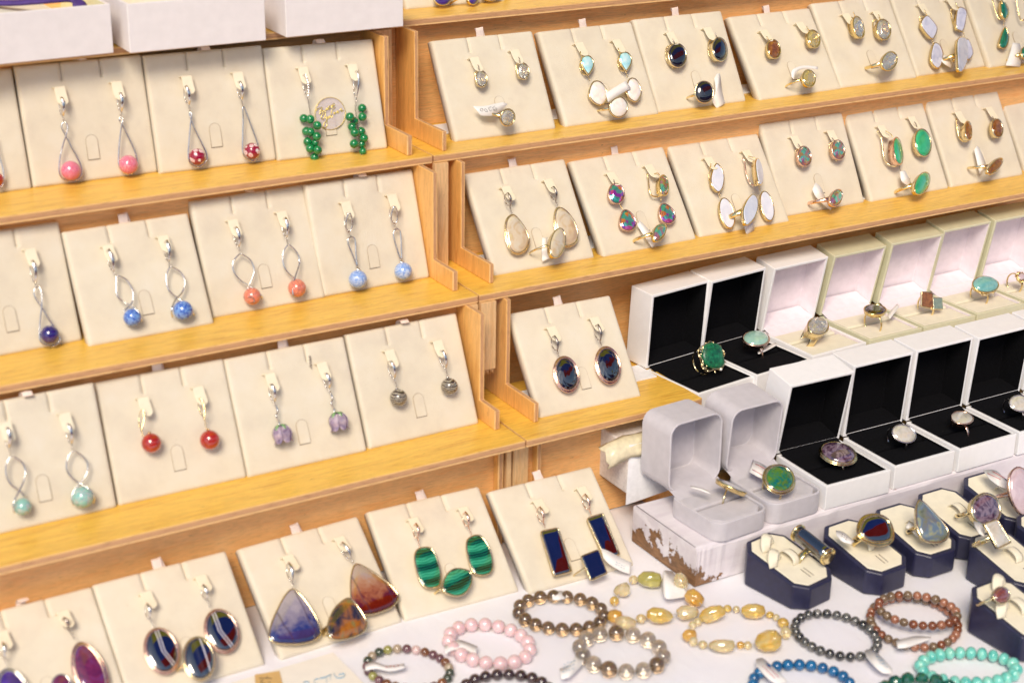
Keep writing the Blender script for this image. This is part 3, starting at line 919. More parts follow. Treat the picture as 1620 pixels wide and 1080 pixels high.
PURPLE = stone('plum_stone', 'noise', [(.07, .01, .06), (.18, .02, .07), (.13, .04, .18)], 1.6, dist=4, rough=.08, coat=1)
VIOLETB = stone('indigo_stone', 'noise', [(.03, .01, .14), (.09, .03, .30)], 2, rough=.1, coat=1)
def onyx(name, cen, single=False):
    m_, nt, b = new_mat(name)
    g = nt.nodes.new('ShaderNodeSeparateXYZ'); nt.links.new(coords(nt, 1), g.inputs[0])
    def mth(op, a, c, d=None):
        k = nt.nodes.new('ShaderNodeMath'); k.operation = op
        for i, q in enumerate((a, c, d)):
            if q is None: continue
            if hasattr(q, 'links'): nt.links.new(q, k.inputs[i])
            else: k.inputs[i].default_value = q
        return k.outputs[0]
    zz_ = mth('MAXIMUM', mth('SUBTRACT', -1.7 if not single else -9.0, g.outputs[2]), 0.0)
    x = mth('SUBTRACT', g.outputs[0], mth('MULTIPLY', zz_, .55))
    x = mth('ADD', x, .5 - cen)
    L_ = (.70, .66, .70); K = (.004, .004, .006)
    st = [(0, K), (.40, K), (.415, L_), (.45, L_), (.465, K), (.54, K), (.555, L_), (.59, L_), (.605, K)] if not single else [(0, K), (.2, (.03, .03, .035)), (.3, K), (.47, K), (.50, L_), (.54, L_), (.57, (.02, .018, .02))]
    nt.links.new(ramp(nt, x, st), b.inputs['Base Color']); b.inputs['Roughness'].default_value = .04; b.inputs['Coat Weight'].default_value = 1; b.inputs['Coat Roughness'].default_value = .02; b.inputs['Coat IOR'].default_value = 2.1; b.inputs['IOR'].default_value = 1.9
    return m_
ONYXL = onyx('black_stone_white_lines', .05)
ONYXR = onyx('black_stone_one_pale_band', .30, True)
ONYX = stone('black_onyx', 'noise', [(.003, .003, .004), (.008, .007, .010)], 2, rough=.03, coat=1, cior=2.1, ior=2.0)
ONYXC = stone('black_checker_onyx', 'noise', [(.003, .003, .004), (.008, .007, .010)], 2, rough=.03, coat=1, cior=1.85, ior=1.7)
def agate(name, cols):
    m_, nt, b = new_mat(name)
    tc = nt.nodes.new('ShaderNodeTexCoord')
    g = nt.nodes.new('ShaderNodeSeparateXYZ'); nt.links.new(tc.outputs['Object'], g.inputs[0])
    vec = coords(nt, 1)
    n = noise(nt, vec, 1.6, 8, .7, .6)
    a = nt.nodes.new('ShaderNodeMath'); a.operation = 'MULTIPLY_ADD'; a.inputs[1].default_value = 1 / S * .40
    nt.links.new(g.outputs[2], a.inputs[0])
    b2 = nt.nodes.new('ShaderNodeMath'); b2.operation = 'MULTIPLY_ADD'; b2.inputs[1].default_value = .7; b2.inputs[2].default_value = 1.02
    nt.links.new(n, b2.inputs[0]); nt.links.new(b2.outputs[0], a.inputs[2])
    c = ramp(nt, a.outputs[0], cols)
    v = ramp(nt, wave(nt, vec, .22, 4, 3, 'X'), [(.0, (.6, .6, .6)), (.02, (0, 0, 0))])
    c = mixc(nt, c, (.06, .03, .04), v)
    nt.links.new(c, b.inputs['Base Color']); b.inputs['Roughness'].default_value = .05; b.inputs['Coat Weight'].default_value = 1; b.inputs['Coat Roughness'].default_value = .02; b.inputs['Coat IOR'].default_value = 1.65
    return m_
AGATEB = agate('blue_grey_dendritic_agate', [(.13, (.12, .012, .008)), (.22, (.02, .022, .08)), (.46, (.03, .04, .17)), (.58, (.20, .17, .24)), (.85, (.38, .33, .36))])
AGATER = agate('brown_red_dendritic_agate', [(.12, (.01, .01, .03)), (.20, (.06, .004, .002)), (.46, (.13, .012, .005)), (.56, (.32, .10, .025)), (.74, (.42, .22, .11)), (.9, (.40, .30, .25))])
AGATEM = stone('mottled_brown_agate', 'noise', [(.012, .010, .014), (.03, .025, .03), (.12, .06, .03), (.40, .14, .02), (.22, .17, .06), (.32, .27, .10)], 1.0, dist=1.2, detail=6, rough=.05, coat=1)
def malachite():
    m_, nt, b = new_mat('banded_malachite')
    vec = coords(nt, 1)
    w1 = wave(nt, vec, 3.2, 5.0, 3, 'Z', 'SIN', .6); w2 = wave(nt, vec, .55, 3.0, 2, 'Z', 'SIN', .6)
    a = nt.nodes.new('ShaderNodeMath'); a.operation = 'MULTIPLY_ADD'; a.inputs[1].default_value = .38
    nt.links.new(w1, a.inputs[0])
    a2 = nt.nodes.new('ShaderNodeMath'); a2.operation = 'MULTIPLY'; a2.inputs[1].default_value = .62; nt.links.new(w2, a2.inputs[0])
    nt.links.new(a2.outputs[0], a.inputs[2])
    c = ramp(nt, a.outputs[0], [(.1, (.002, .028, .012)), (.3, (.004, .08, .035)), (.5, (.010, .17, .08)), (.7, (.02, .26, .13)), (.9, (.06, .40, .22))])
    nt.links.new(c, b.inputs['Base Color']); b.inputs['Roughness'].default_value = .05; b.inputs['Coat Weight'].default_value = 1; b.inputs['Coat Roughness'].default_value = .02; b.inputs['Coat IOR'].default_value = 1.5
    return m_
MALACH = malachite()
CRYSTAL = stone('clear_crystal', 'noise', [(.92, .92, .85), (.98, .96, .92)], 3, rough=.0, trans=.75, coat=1, ior=1.7)
YCRYST = stone('yellow_crystal', 'noise', [(.85, .66, .20), (.95, .82, .40)], 3, rough=.0, trans=.6, coat=1, ior=1.7)
BCRYST = stone('brown_crystal', 'noise', [(.14, .045, .012), (.34, .13, .03)], 4, rough=.05, trans=0, coat=.4, ior=1.45)
MYSTIC = stone('rainbow_topaz', 'cells', [(.55, .05, .30), (.05, .38, .30), (.65, .22, .06), (.28, .06, .50), (.08, .45, .42), (.62, .10, .38)], 3.5, rough=.03, coat=1, metallic=.5)
MYSTICG = stone('green_rose_topaz', 'cells', [(.10, .42, .28), (.50, .22, .20), (.14, .55, .40), (.42, .34, .14), (.45, .20, .30)], 4.0, rough=.03, coat=1, metallic=.5)
LARIMAR = stone('pale_larimar', 'noise', [(.70, .84, .84), (.42, .74, .80), (.12, .52, .66)], 1.6, rough=.12)
PEARL = stone('baroque_pearl', 'noise', [(.86, .70, .66), (.90, .84, .74), (.88, .80, .86)], 1.8, rough=.14, coat=1, bmp=.3)
CREAMST = stone('cream_striped_stone', 'noise', [(.50, .34, .20), (.62, .48, .30), (.66, .58, .44), (.58, .44, .26), (.66, .58, .32)], .9, dist=2, rough=.08, coat=1, axis='Z')
WHITEST = stone('white_blue_stone', 'noise', [(.64, .67, .78), (.78, .79, .86)], 1.5, rough=.22, coat=.3)
LAVST = stone('lavender_chalcedony', 'noise', [(.44, .47, .62), (.62, .64, .76), (.55, .58, .72)], 1.2, rough=.25, coat=.2)
EMER = stone('emerald_green_stone', 'noise', [(.0, .10, .05), (.01, .24, .12)], 2, rough=.06, coat=1)
CHRYSO = stone('bright_green_stone', 'noise', [(.02, .34, .13), (.05, .50, .22)], 1.5, rough=.08, coat=1)
BLACKST = stone('dark_striped_stone', 'bands', [(.006, .006, .012), (.02, .016, .03), (.008, .007, .01)], 2.4, dist=2, axis='Z', rough=.05, coat=1)
LABRA = stone('grey_labradorite', 'noise', [(.05, .06, .05), (.16, .18, .12), (.12, .17, .24), (.30, .30, .16), (.10, .11, .09)], 1.1, dist=2, detail=5, rough=.06, coat=1)
AMETH = stone('mottled_violet_agate', 'noise', [(.02, .012, .025), (.08, .04, .07), (.24, .17, .22), (.05, .025, .06), (.14, .07, .10)], 1.8, dist=1.5, detail=7, rough=.06, coat=1)
MOON = stone('milky_moonstone', 'noise', [(.42, .40, .33), (.58, .54, .46), (.50, .50, .52)], 2.2, rough=.08, coat=1)
PINKST = stone('milky_pink_stone', 'noise', [(.50, .38, .42), (.64, .52, .55)], 1.2, dist=4, rough=.1, coat=.8)
AZUR = stone('blue_green_chrysocolla', 'noise', [(.01, .06, .09), (.01, .16, .12), (.03, .17, .03), (.12, .20, .02), (.03, .08, .02)], 2.4, dist=4, detail=6, rough=.08, coat=.8)
CHROM = stone('rough_green_crystal', 'noise', [(.0, .03, .015), (.0, .12, .05), (.01, .24, .09)], 5, detail=6, rough=.35, coat=.3, bmp=.8)
AMAZ = stone('pale_green_stone', 'noise', [(.26, .48, .42), (.42, .62, .50)], 2, rough=.1, coat=1)
TURQ = stone('blue_turquoise_stone', 'noise', [(.12, .38, .38), (.26, .52, .48)], 2.5, rough=.1, coat=1)
TIGER = stone('red_brown_opal', 'noise', [(.05, .02, .04), (.26, .08, .05), (.20, .14, .26)], 4, dist=4, rough=.06, coat=1)

# ------------------------------------------------------------------ jewellery builders
def ell(fr, cu, cv, a, b_, rot=0, n=28):
    """ellipse seen at pixel cu, cv; its true outline is found on the plane of fr"""
    c, s_ = math.cos(math.radians(rot)), math.sin(math.radians(rot))
    out = []
    for i in range(n):
        t = -2 * PI * i / n
        x, y = a * math.cos(t), b_ * math.sin(t)
        out.append(fr.l2(cu + x * c - y * s_, cv + x * s_ + y * c))
    return out
def poly(fr, pts, smooth=True, n=5):
    q = [fr.l2(*p) for p in pts]
    A = sum(q[i - 1][0] * q[i][1] - q[i][0] * q[i - 1][1] for i in range(len(q)))
    if A < 0: q = q[::-1]
    if smooth: q = [(p.x, p.y) for p in spline(q, n, True)]
    else:
        out = []
        for i in range(len(q)):
            a, b_, c = V((*q[i - 1], 0)), V((*q[i], 0)), V((*q[(i + 1) % len(q)], 0))
            for t in (.12,): out.append(b_.lerp(a, t))
            out.append(b_.lerp((a + c) / 2, .02)); out.append(b_.lerp(c, .12))
        q = [(p.x, p.y) for p in out]
    return q
def scaled(o, k):
    cx = sum(p[0] for p in o) / len(o); cy = sum(p[1] for p in o) / len(o)
    return [(cx + (p[0] - cx) * k, cy + (p[1] - cy) * k) for p in o], (cx, cy)
def grow(o, d):
    cx = sum(p[0] for p in o) / len(o); cy = sum(p[1] for p in o) / len(o)
    out = []
    for p in o:
        v = V((p[0] - cx, p[1] - cy, 0)); l = max(v.length, .01)
        out.append((p[0] + v.x / l * d, p[1] + v.y / l * d))
    return out
def gem(t, fr, outline, ms, mm, hgt=.16, depth=.22, style='cab', bez=.055, label=None, bezlabel=None, wide=0):
    n = len(outline)
    b = MB()
    if style == 'cab':
        R = 7
        vs, fs = [], []
        for i in range(R):
            k = math.cos(PI / 2 * i / R)
            o, c = scaled(outline, k if i else 1)
            z = hgt * (math.sin(PI / 2 * i / R)) ** .9
            vs += [fr.w(p[0], p[1], z) for p in o]
        vs.append(fr.w(c[0], c[1], hgt))
        for i in range(R - 1):
            for k in range(n):
                l = (k + 1) % n
                fs.append([i * n + k, i * n + l, (i + 1) * n + l, (i + 1) * n + k])
        fs += [[(R - 1) * n + k, (R - 1) * n + (k + 1) % n, R * n] for k in range(n)]
        vs += [fr.w(p[0], p[1], -depth * .6) for p in outline]
        fs += [[R * n + 1 + k, R * n + 1 + (k + 1) % n, (k + 1) % n, k] for k in range(n)]
        b.add(vs, fs, True)
    elif style == 'flat':
        o2, c = scaled(outline, .93)
        vs = [fr.w(p[0], p[1], -depth * .5) for p in outline] + [fr.w(p[0], p[1], hgt * .55) for p in outline] + [fr.w(p[0], p[1], hgt) for p in o2]
        fs = []
        for i in range(2):
            for k in range(n):
                l = (k + 1) % n
                fs.append([i * n + k, i * n + l, (i + 1) * n + l, (i + 1) * n + k])
        fs.append([2 * n + k for k in range(n)])
        b.add(vs, fs, False)
    else:
        m_ = 12 if style == 'facet' else 14
        base = [outline[int(i * n / m_) % n] for i in range(m_)]
        stg = [outline[int((i + .5) * n / m_) % n] for i in range(m_)]
        if style == 'facet': lv = [(1, 0, 0), (.84, .55, 1), (.58, 1, 0)]
        else: lv = [(1, 0, 0), (.86, .36, 1), (.66, .64, 0), (.42, .86, 1), (.18, .98, 0)]
        vs = []
        for k, z, st in lv:
            o, c = scaled(stg if st else base, k)
            vs += [fr.w(p[0], p[1], hgt * z) for p in o]
        fs = []
        for i in range(len(lv) - 1):
            st = lv[i + 1][2]
            for k in range(m_):
                l = (k + 1) % m_
                A, A2, B_, B2 = i * m_ + k, i * m_ + l, (i + 1) * m_ + k, (i + 1) * m_ + l
                if st: fs += [[A, A2, B_], [A2, B2, B_]]
                else: fs += [[A, B2 if False else A2, B_], [A2, B2, B_]]
        fs.append([(len(lv) - 1) * m_ + k for k in range(m_)])
        vs.append(fr.w(c[0], c[1], -depth * 1.1)); e = len(vs) - 1
        fs += [[e, (k + 1) % m_, k] for k in range(m_)]
        b.add(vs, fs, False)
    s_ = part('stone', b, ms, t, label)
    if mm is not None:
        o = grow(outline, bez * .5)
        mb = MB()
        mb.tube([fr.w(p[0], p[1], .015) for p in o], bez, closed=True, seg=6)
        o2 = grow(outline, bez * .9); o3 = grow(outline, bez * .2)
        vs = [fr.w(p[0], p[1], 0) for p in o2] + [fr.w(p[0], p[1], -depth) for p in o3]
        mb.add(vs, [[k, n + k, n + (k + 1) % n, (k + 1) % n] for k in range(n)] + [[n + k for k in range(n)][::-1]], True)
        if wide:
            o4 = grow(outline, bez + wide)
            vs = [fr.w(p[0], p[1], .0) for p in grow(outline, bez * .3)] + [fr.w(p[0], p[1], -.05) for p in o4]
            mb.add(vs, [[k, n + k, n + (k + 1) % n, (k + 1) % n] for k in range(n)], True)
            mb.tube([fr.w(p[0], p[1], -.06) for p in o4], .04, closed=True, seg=6)
        part('bezel', mb, mm, t, bezlabel)
    return s_

def torus(mb, c, n_, r, tr, seg=14, s2=6):
    n_ = n_.normalized(); a = n_.orthogonal().normalized(); b_ = n_.cross(a)
    mb.tube([c + a * (r * math.cos(2 * PI * i / seg)) + b_ * (r * math.sin(2 * PI * i / seg)) for i in range(seg)], tr, closed=True, seg=s2)

def clasp(t, fr, p1, p2, mm, wd=.09, style='bar', h1=.86, h2=.62):
    """English-lock clasp: polished front bar hanging from the flap and a thin sprung back wire"""
    a, c = fr.px(*p1, h1), fr.px(*p2, h2)
    mb = MB()
    d = c - a
    N = fr.z
    pts, rs = [], []
    for i in range(9):
        q = i / 8
        pts.append(a + d * q + N * (.16 * math.sin(PI * q)) + fr.x * (.04 * math.sin(PI * q)))
        w = wd * (.35 + .75 * math.sin(PI * min(1, .12 + q * .86)))
        rs.append((w * .55, w))
    if style == 'loop':
        side = fr.x
        ring_ = []
        for i in range(20):
            an = 2 * PI * i / 20
            y = -math.cos(an) * .5 + .5
            ring_.append(a + d * y + side * (.26 * math.sin(an) * (.55 + .45 * y) ) + N * .08)
        mb.tube(ring_, .045, closed=True, seg=6)
    elif style == 'pave':
        mb.tube(pts, [.05] * 9, seg=6)
        for i in range(9):
            q = (i + .4) / 9
            mb.ball(a + d * q + N * (.05 + .16 * math.sin(PI * q)) + fr.x * (.04 * math.sin(PI * q)), .058, (1, 1, 1), 6, 4, fr, smooth=False)
    else:
        mb.tube(pts, rs, seg=8, flat=N)
    part('clasp', mb, mm, t)
    mb = MB()
    back = [a + N * .02, a - N * .35 + d * .02 - fr.x * .03, a - N * .42 + d * .35 - fr.x * .07, a - N * .25 + d * .72 - fr.x * .08, c - N * .03 - d * .1 - fr.x * .03, c]
    mb.tube(spline(back, 4), .026, seg=5)
    mb.tube([a - N * .30 + d * .60 - fr.x * .08, a - N * .14 + d * .86 - fr.x * .07], .036, seg=6)
    torus(mb, c - fr.y * .06, fr.x, .06, .018)
    part('ear_wire', mb, mm, t)
    return c

def earring(pad, label, at, fr=None):
    f = fr or PADS[pad]
    return thing('earring', label, 'earring', tuple(f.px(*at, .6)), 'earrings hanging on the beige cards'), f

def links(t, f, pts, mm, h=.5, r=.045):
    mb = MB()
    P_ = [f.px(u, v, h) for u, v in pts]
    for i in range(len(P_) - 1):
        d = P_[i + 1] - P_[i]
        k = max(1, int(d.length / (r * 2.4)))
        for j in range(k):
            torus(mb, P_[i] + d * ((j + .5) / k), f.x if j % 2 else f.z, r, .014, 10, 5)
    part('link_chain', mb, mm, t)
def wire(t, f, pts, mm, h=.45, r=.045, lift=0, name='wire_loop', closed=False):
    mb = MB()
    n = len(pts)
    P_ = [f.px(p[0], p[1], h + (p[2] if len(p) > 2 else 0)) for p in pts]
    mb.tube(spline(P_, 5, closed), r, seg=7, closed=closed)
    part(name, mb, mm, t)
def bead(t, f, u, v, rpx, ms, h=None, sc=(1, 1, 1), name='bead', label=None):
    d = (f.px(u, v, .4) - CAM).dot(_f)
    r = rpx * d / FPX
    c = f.px(u, v, h if h is not None else r + .03)
    mb = MB(); mb.ball((0, 0, 0), r, sc, 22, 14, f)
    at = V(t['_at'])
    me = mesh_of(mb, ms, None, name)
    o = bpy.data.objects.new(name, me); col.objects.link(o); o.parent = t; o.location = (c - at) * S
    if label: o['label'] = label
    return c, r

def px3(l, off=(0, 0), z=3.0857):
    return [(off[0] + a / z, off[1] + b_ / z) + tuple(r) for a, b_, *r in l]

# ---- top left shelf
t, f = earring('L1a', 'silver wire drop with a red bead, cut by the left picture edge', (0, 270))
wire(t, f, [(-8, 215), (-2, 245), (5, 270), (5, 290), (-3, 299), (-12, 298)], SILVER)
bead(t, f, -5, 284, 11, CARNEL)
t, f = earring('L1b', 'silver teardrop wire earring with pink rose bead, left on its card', (98, 160))
c = clasp(t, f, (98, 154), (99.5, 186), SILVER); links(t, f, [(100, 187), (101, 194)], DSILVER)
wire(t, f, [(108, 286.5), (98, 282, 0), (93.5, 270), (95, 250), (99, 232), (104.5, 214, .1), (107, 202, .1), (104, 194.5, .05), (99, 195), (97.5, 202), (103.5, 214), (113, 233), (123, 251), (129, 266), (128, 279), (120, 285.5)], SILVER)
bead(t, f, 112, 270, 15.5, PINKROSE)
t, f = earring('L1b', 'silver teardrop wire earring with pink rose bead, right on its card', (191, 150))
clasp(t, f, (191, 147), (191.5, 179), SILVER); links(t, f, [(191, 180), (191, 187)], DSILVER)
wire(t, f, [(204, 276.5), (193, 271), (188, 260), (188, 238), (190.5, 212), (193, 196, .08), (194.5, 189, .05), (191, 186), (189, 190), (193, 197), (202, 215), (211, 234), (217, 253), (217, 265), (207, 276)], SILVER)
bead(t, f, 203.3, 260.5, 15, PINKROSE)
t, f = earring('L1c', 'silver wire earring with red white-dotted bead, left on its card', (295, 140))
clasp(t, f, (295, 136), (299, 168), SILVER); links(t, f, [(299.5, 169), (300.5, 177)], DSILVER)
wire(t, f, [(312, 265), (302, 260), (298, 248), (299, 225), (301, 200), (303, 182, .05), (301, 177), (300, 183), (306, 200), (316, 221), (326, 241), (327, 254), (318, 263), (312, 265)], SILVER)
bead(t, f, 312, 248, 13.3, REDDOT)
t, f = earring('L1c', 'silver wire earring with red white-dotted bead, right on its card', (380, 135))
clasp(t, f, (380, 129), (382.5, 160), SILVER); links(t, f, [(383, 161), (384, 168)], DSILVER)
wire(t, f, [(400, 255.5), (389, 250), (384, 240), (384, 215), (384.5, 190), (384, 172, .05), (386, 170), (392, 185), (399, 204), (407, 226), (410, 242), (404, 253), (398, 255.5)], SILVER)
bead(t, f, 399, 239, 13, REDDOT)
for side, bds, cl_ in (('left', [(480.6, 187.6), (490.8, 188.7), (502, 198.6), (484.5, 208), (491, 209), (501.4, 216), (486.7, 224.5), (490.7, 235), (502.6, 237.4), (497.7, 249), (499, 226)], ((483, 118), (487, 154), 'pave')),
                       ('right', [(573, 171.5), (573.4, 185), (553.3, 185), (560, 192), (557, 201), (561, 210), (571.4, 208), (575.6, 218.6), (560, 227.7), (572, 228.5), (574, 239.5)], ((566, 112), (563.5, 158), 'bar'))):
    t, f = earring('L1d', 'cluster of green ball beads on a silver clasp, %s of the gold sticker' % side, cl_[0])
    clasp(t, f, cl_[0], cl_[1], SILVER, wd=.05, style=cl_[2])
    x0 = 489 if side == 'left' else 561
    links(t, f, [(cl_[1][0], cl_[1][1] + 1), (x0 + (2 if side == 'left' else 1), 180 if side == 'left' else 172), (495 if side == 'left' else 567, 205), (498 if side == 'left' else 569, 235)], DSILVER, .45)
    for i, (u, v) in enumerate(bds):
        c, r = bead(t, f, u, v, 7.1 if i < 10 else 6, GREENBEAD, h=.28 + .22 * (i % 3))
        mb = MB(); d = V((random.uniform(-.4, .4), 0, 0)) + f.z * .3 - f.y * .8 + f.x * random.uniform(-.8, .8)
        mb.ball(c + d.normalized() * (r + .03), .045, (1, 1, 1), 6, 4)
        part('bead_pin', mb, DSILVER, t)
# sticker
f = PADS['L1d']
t = thing('sticker', 'round clear sticker with gold rim and gold handwriting between the green bead clusters', 'sticker', tuple(f.px(521, 180)))
o_ = ell(f, 521.5, 180, 24, 25.5, 0, 40)
FILM = plain('clear_lilac_film', (.74, .66, .76), .15, .03, 2, coat=.3)
_nt = FILM.node_tree; _b = _nt.nodes['Principled BSDF']; _b.inputs['Alpha'].default_value = .22
FOIL = metal('gold_foil', (.98, .78, .22), .3)
b = MB(); b.prism(f, o_, .068, .078); part('film', b, FILM, t)
b = MB(); b.tube([f.w(p[0], p[1], .082) for p in o_], (.045, .015), closed=True, seg=6, flat=f.x.cross(f.y)); part('gold_rim', b, FOIL, t)
zz = lambda l: [(490 + a / 16.615, 145 + b_ / 16.615) for a, b_ in l]
b = MB()
for st in ([(180, 520), (190, 470), (300, 420), (330, 440), (290, 500), (260, 600)], [(265, 520), (340, 500), (330, 560), (270, 590)], [(370, 490), (365, 530), (410, 500), (405, 640), (360, 730), (300, 700), (330, 620), (400, 560)],
           [(440, 430), (430, 500), (480, 430), (470, 490)], [(500, 420), (540, 380), (500, 400), (500, 470), (560, 430)], [(560, 370), (600, 350), (570, 430), (620, 390)], [(600, 330), (640, 320), (640, 380), (600, 360)],
           [(440, 650), (430, 740), (480, 660), (450, 720), (455, 880), (410, 950), (350, 920), (400, 820), (470, 740)], [(510, 640), (490, 720), (550, 620), (540, 690)], [(680, 410), (590, 490), (570, 600), (600, 640), (580, 700)],
           [(620, 580), (660, 540), (640, 600), (690, 560)], [(700, 560), (740, 500), (730, 570), (780, 520)], [(790, 500), (830, 440), (820, 520), (880, 490), (850, 530)]):
    b.tube(spline([f.px(u, v, .088) for u, v in zz(st)], 4), (.010, .024), seg=5, flat=f.z)
part('gold_handwriting', b, FOIL, t)

# ---- second left shelf
t, f = earring('L2a', 'silver twisted loop earring with a dark blue glass bead', (52, 420))
clasp(t, f, (52, 412), (56, 450), SILVER); links(t, f, [(57, 451), (58.5, 455)], DSILVER)
wire(t, f, px3([(240, 640), (208, 628), (193, 600), (195, 530), (203, 450, .1), (203, 385, .1), (190, 350), (170, 360), (168, 395), (203, 450), (232, 500), (270, 555), (292, 605), (278, 632), (258, 640)], (0, 340)), SILVER)
bead(t, f, 78.7, 529, 14.8, COBALT)
t, f = earring('L2b', 'silver twist earring with blue swirled bead, left on the leaning card', (172, 393))
clasp(t, f, (172, 394), (180, 431), SILVER); links(t, f, [(181, 432), (183, 437)], DSILVER)
wire(t, f, px3([(572, 295), (615, 315), (645, 362), (650, 400), (638, 438), (600, 470)], (0, 340)), SILVER); wire(t, f, px3([(570, 295), (568, 340), (572, 395), (605, 425), (648, 447, .25), (680, 480, .4), (693, 520, .2)], (0, 340)), SILVER)
bead(t, f, 209.5, 502, 14.3, BLUESWIRL)
t, f = earring('L2b', 'silver twist earring with blue swirled bead, right on the leaning card', (264, 380))
clasp(t, f, (264, 380), (267, 415), SILVER); links(t, f, [(267, 416), (268.5, 421)], DSILVER)
wire(t, f, px3([(830, 250), (812, 300), (820, 360), (858, 400), (890, 420, .1), (930, 450, .2), (948, 490)], (0, 340)), SILVER); wire(t, f, px3([(830, 250), (882, 280), (903, 330), (888, 380), (858, 412, .1), (838, 460, .3), (842, 500)], (0, 340)), SILVER)
bead(t, f, 289.5, 491, 15.8, BLUESWIRL)
t, f = earring('L2c', 'silver twist earring with salmon bead, left on its card', (373, 360))
clasp(t, f, (374, 359), (378, 392), SILVER); links(t, f, [(378, 393), (379, 399)], DSILVER)
wire(t, f, px3([(1172, 188), (1140, 225), (1140, 275), (1175, 320), (1230, 355, .2), (1275, 395, .35), (1278, 410)], (0, 340)), SILVER); wire(t, f, px3([(1172, 188), (1222, 220), (1240, 275), (1222, 330), (1205, 370), (1190, 405)], (0, 340)), SILVER)
wire(t, f, px3([(1210, 400, .45), (1235, 405, .5), (1240, 425, .5), (1220, 428, .5)], (0, 340)), DSILVER, r=.025)
bead(t, f, 399, 468.5, 13.8, SALMON)
t, f = earring('L2c', 'silver twist earring with salmon bead, right on its card', (451, 345))
clasp(t, f, (452, 344), (453, 377), SILVER); links(t, f, [(453.5, 378), (455, 385)], DSILVER)
wire(t, f, px3([(235, 265), (209, 310), (212, 370), (240, 412), (285, 450), (318, 490)], (380, 300)), SILVER); wire(t, f, px3([(235, 265), (272, 300), (290, 350), (272, 415, .2), (257, 470, .35), (258, 512, .35), (268, 525, .3)], (380, 300)), SILVER)
bead(t, f, 470, 455.5, 14.5, SALMON)
for side, cp, lp, cone, bd, lab in (('left', ((551.5, 337), (551, 367)), px3([(570, 375), (545, 310), (526, 262), (528, 240), (543, 231), (558, 240), (563, 270), (565, 320), (572, 375)], (380, 300)), (565, 423), (566.3, 441.8, 14.7), ''),
                               ('right', ((623, 327), (623, 354)), px3([(782, 340), (762, 280), (748, 225), (753, 200), (765, 192), (780, 203), (785, 240), (786, 290), (789, 340)], (380, 300)), (634, 411), (638, 429, 14.2), '')):
    t, f = earring('L2d', 'silver loop earring with pale blue marbled bead, %s on its card' % side, cp[0])
    clasp(t, f, cp[0], cp[1], SILVER, style='loop'); links(t, f, [(cp[1][0] + .5, cp[1][1] + 1), (lp[4][0], lp[4][1])], DSILVER)
    wire(t, f, lp, SILVER)
    a, b_ = f.px(*cone, .5), f.px(cone[0] + 2.5, cone[1] + 7, .5)
    mb = MB(); mb.tube([a, b_], [.05, .18], seg=10); part('bead_cap', mb, SILVER, t)
    bead(t, f, bd[0], bd[1], bd[2], PALEBLUE)

# ---- third left shelf
z5 = lambda l: px3(l, (0, 640), 5.685)
t, f = earring('L3a', 'silver twist earring with mint flower bead, left on its card', (12, 676))
clasp(t, f, (12.5, 676), (14, 710), SILVER); links(t, f, [(15, 712), (18, 721)], DSILVER)
wire(t, f, z5([(100, 460), (57, 530), (58, 640), (100, 720), (160, 760), (222, 820)]), SILVER); wire(t, f, z5([(110, 460), (190, 510), (228, 590), (212, 690, .1), (160, 800, .3), (120, 890, .4), (128, 970, .3)]), SILVER)
bead(t, f, 35.7, 801, 13.8, MINT)
t, f = earring('L3a', 'silver twist earring with mint flower bead, right on its card', (109, 669))
clasp(t, f, (108.5, 670), (113, 704), SILVER); links(t, f, [(113, 705), (115, 711)], DSILVER)
wire(t, f, z5([(655, 410), (608, 480), (600, 580), (645, 655), (720, 705, .1), (800, 755, .35), (848, 830, .3), (838, 885)]), SILVER); wire(t, f, z5([(660, 410), (745, 465), (790, 545), (770, 640), (720, 705), (660, 780), (645, 850), (665, 900)]), SILVER)
bead(t, f, 131, 786, 17, MINT)
for side, cp, ch, bd in (('left', ((226.5, 648), (223.5, 679)), [(223.5, 680), (226, 690)], (239.5, 700.5)), ('right', ((317.5, 630), (323, 660)), [(323, 661), (327, 680)], (332, 695.5))):
    t, f = earring('L3b', 'gold earring with stone-set bar and red ball, %s on its card' % side, cp[0])
    clasp(t, f, cp[0], cp[1], PGOLD, style='pave'); links(t, f, ch, GOLD)
    c, r = bead(t, f, bd[0], bd[1], 16, CARNEL)
    mb = MB(); torus(mb, c + f.y * (r + .04), f.y, .07, .03); mb.ball(c + f.y * (r + .02), .06, seg=8, rings=5); part('bead_cap', mb, GOLD, t)
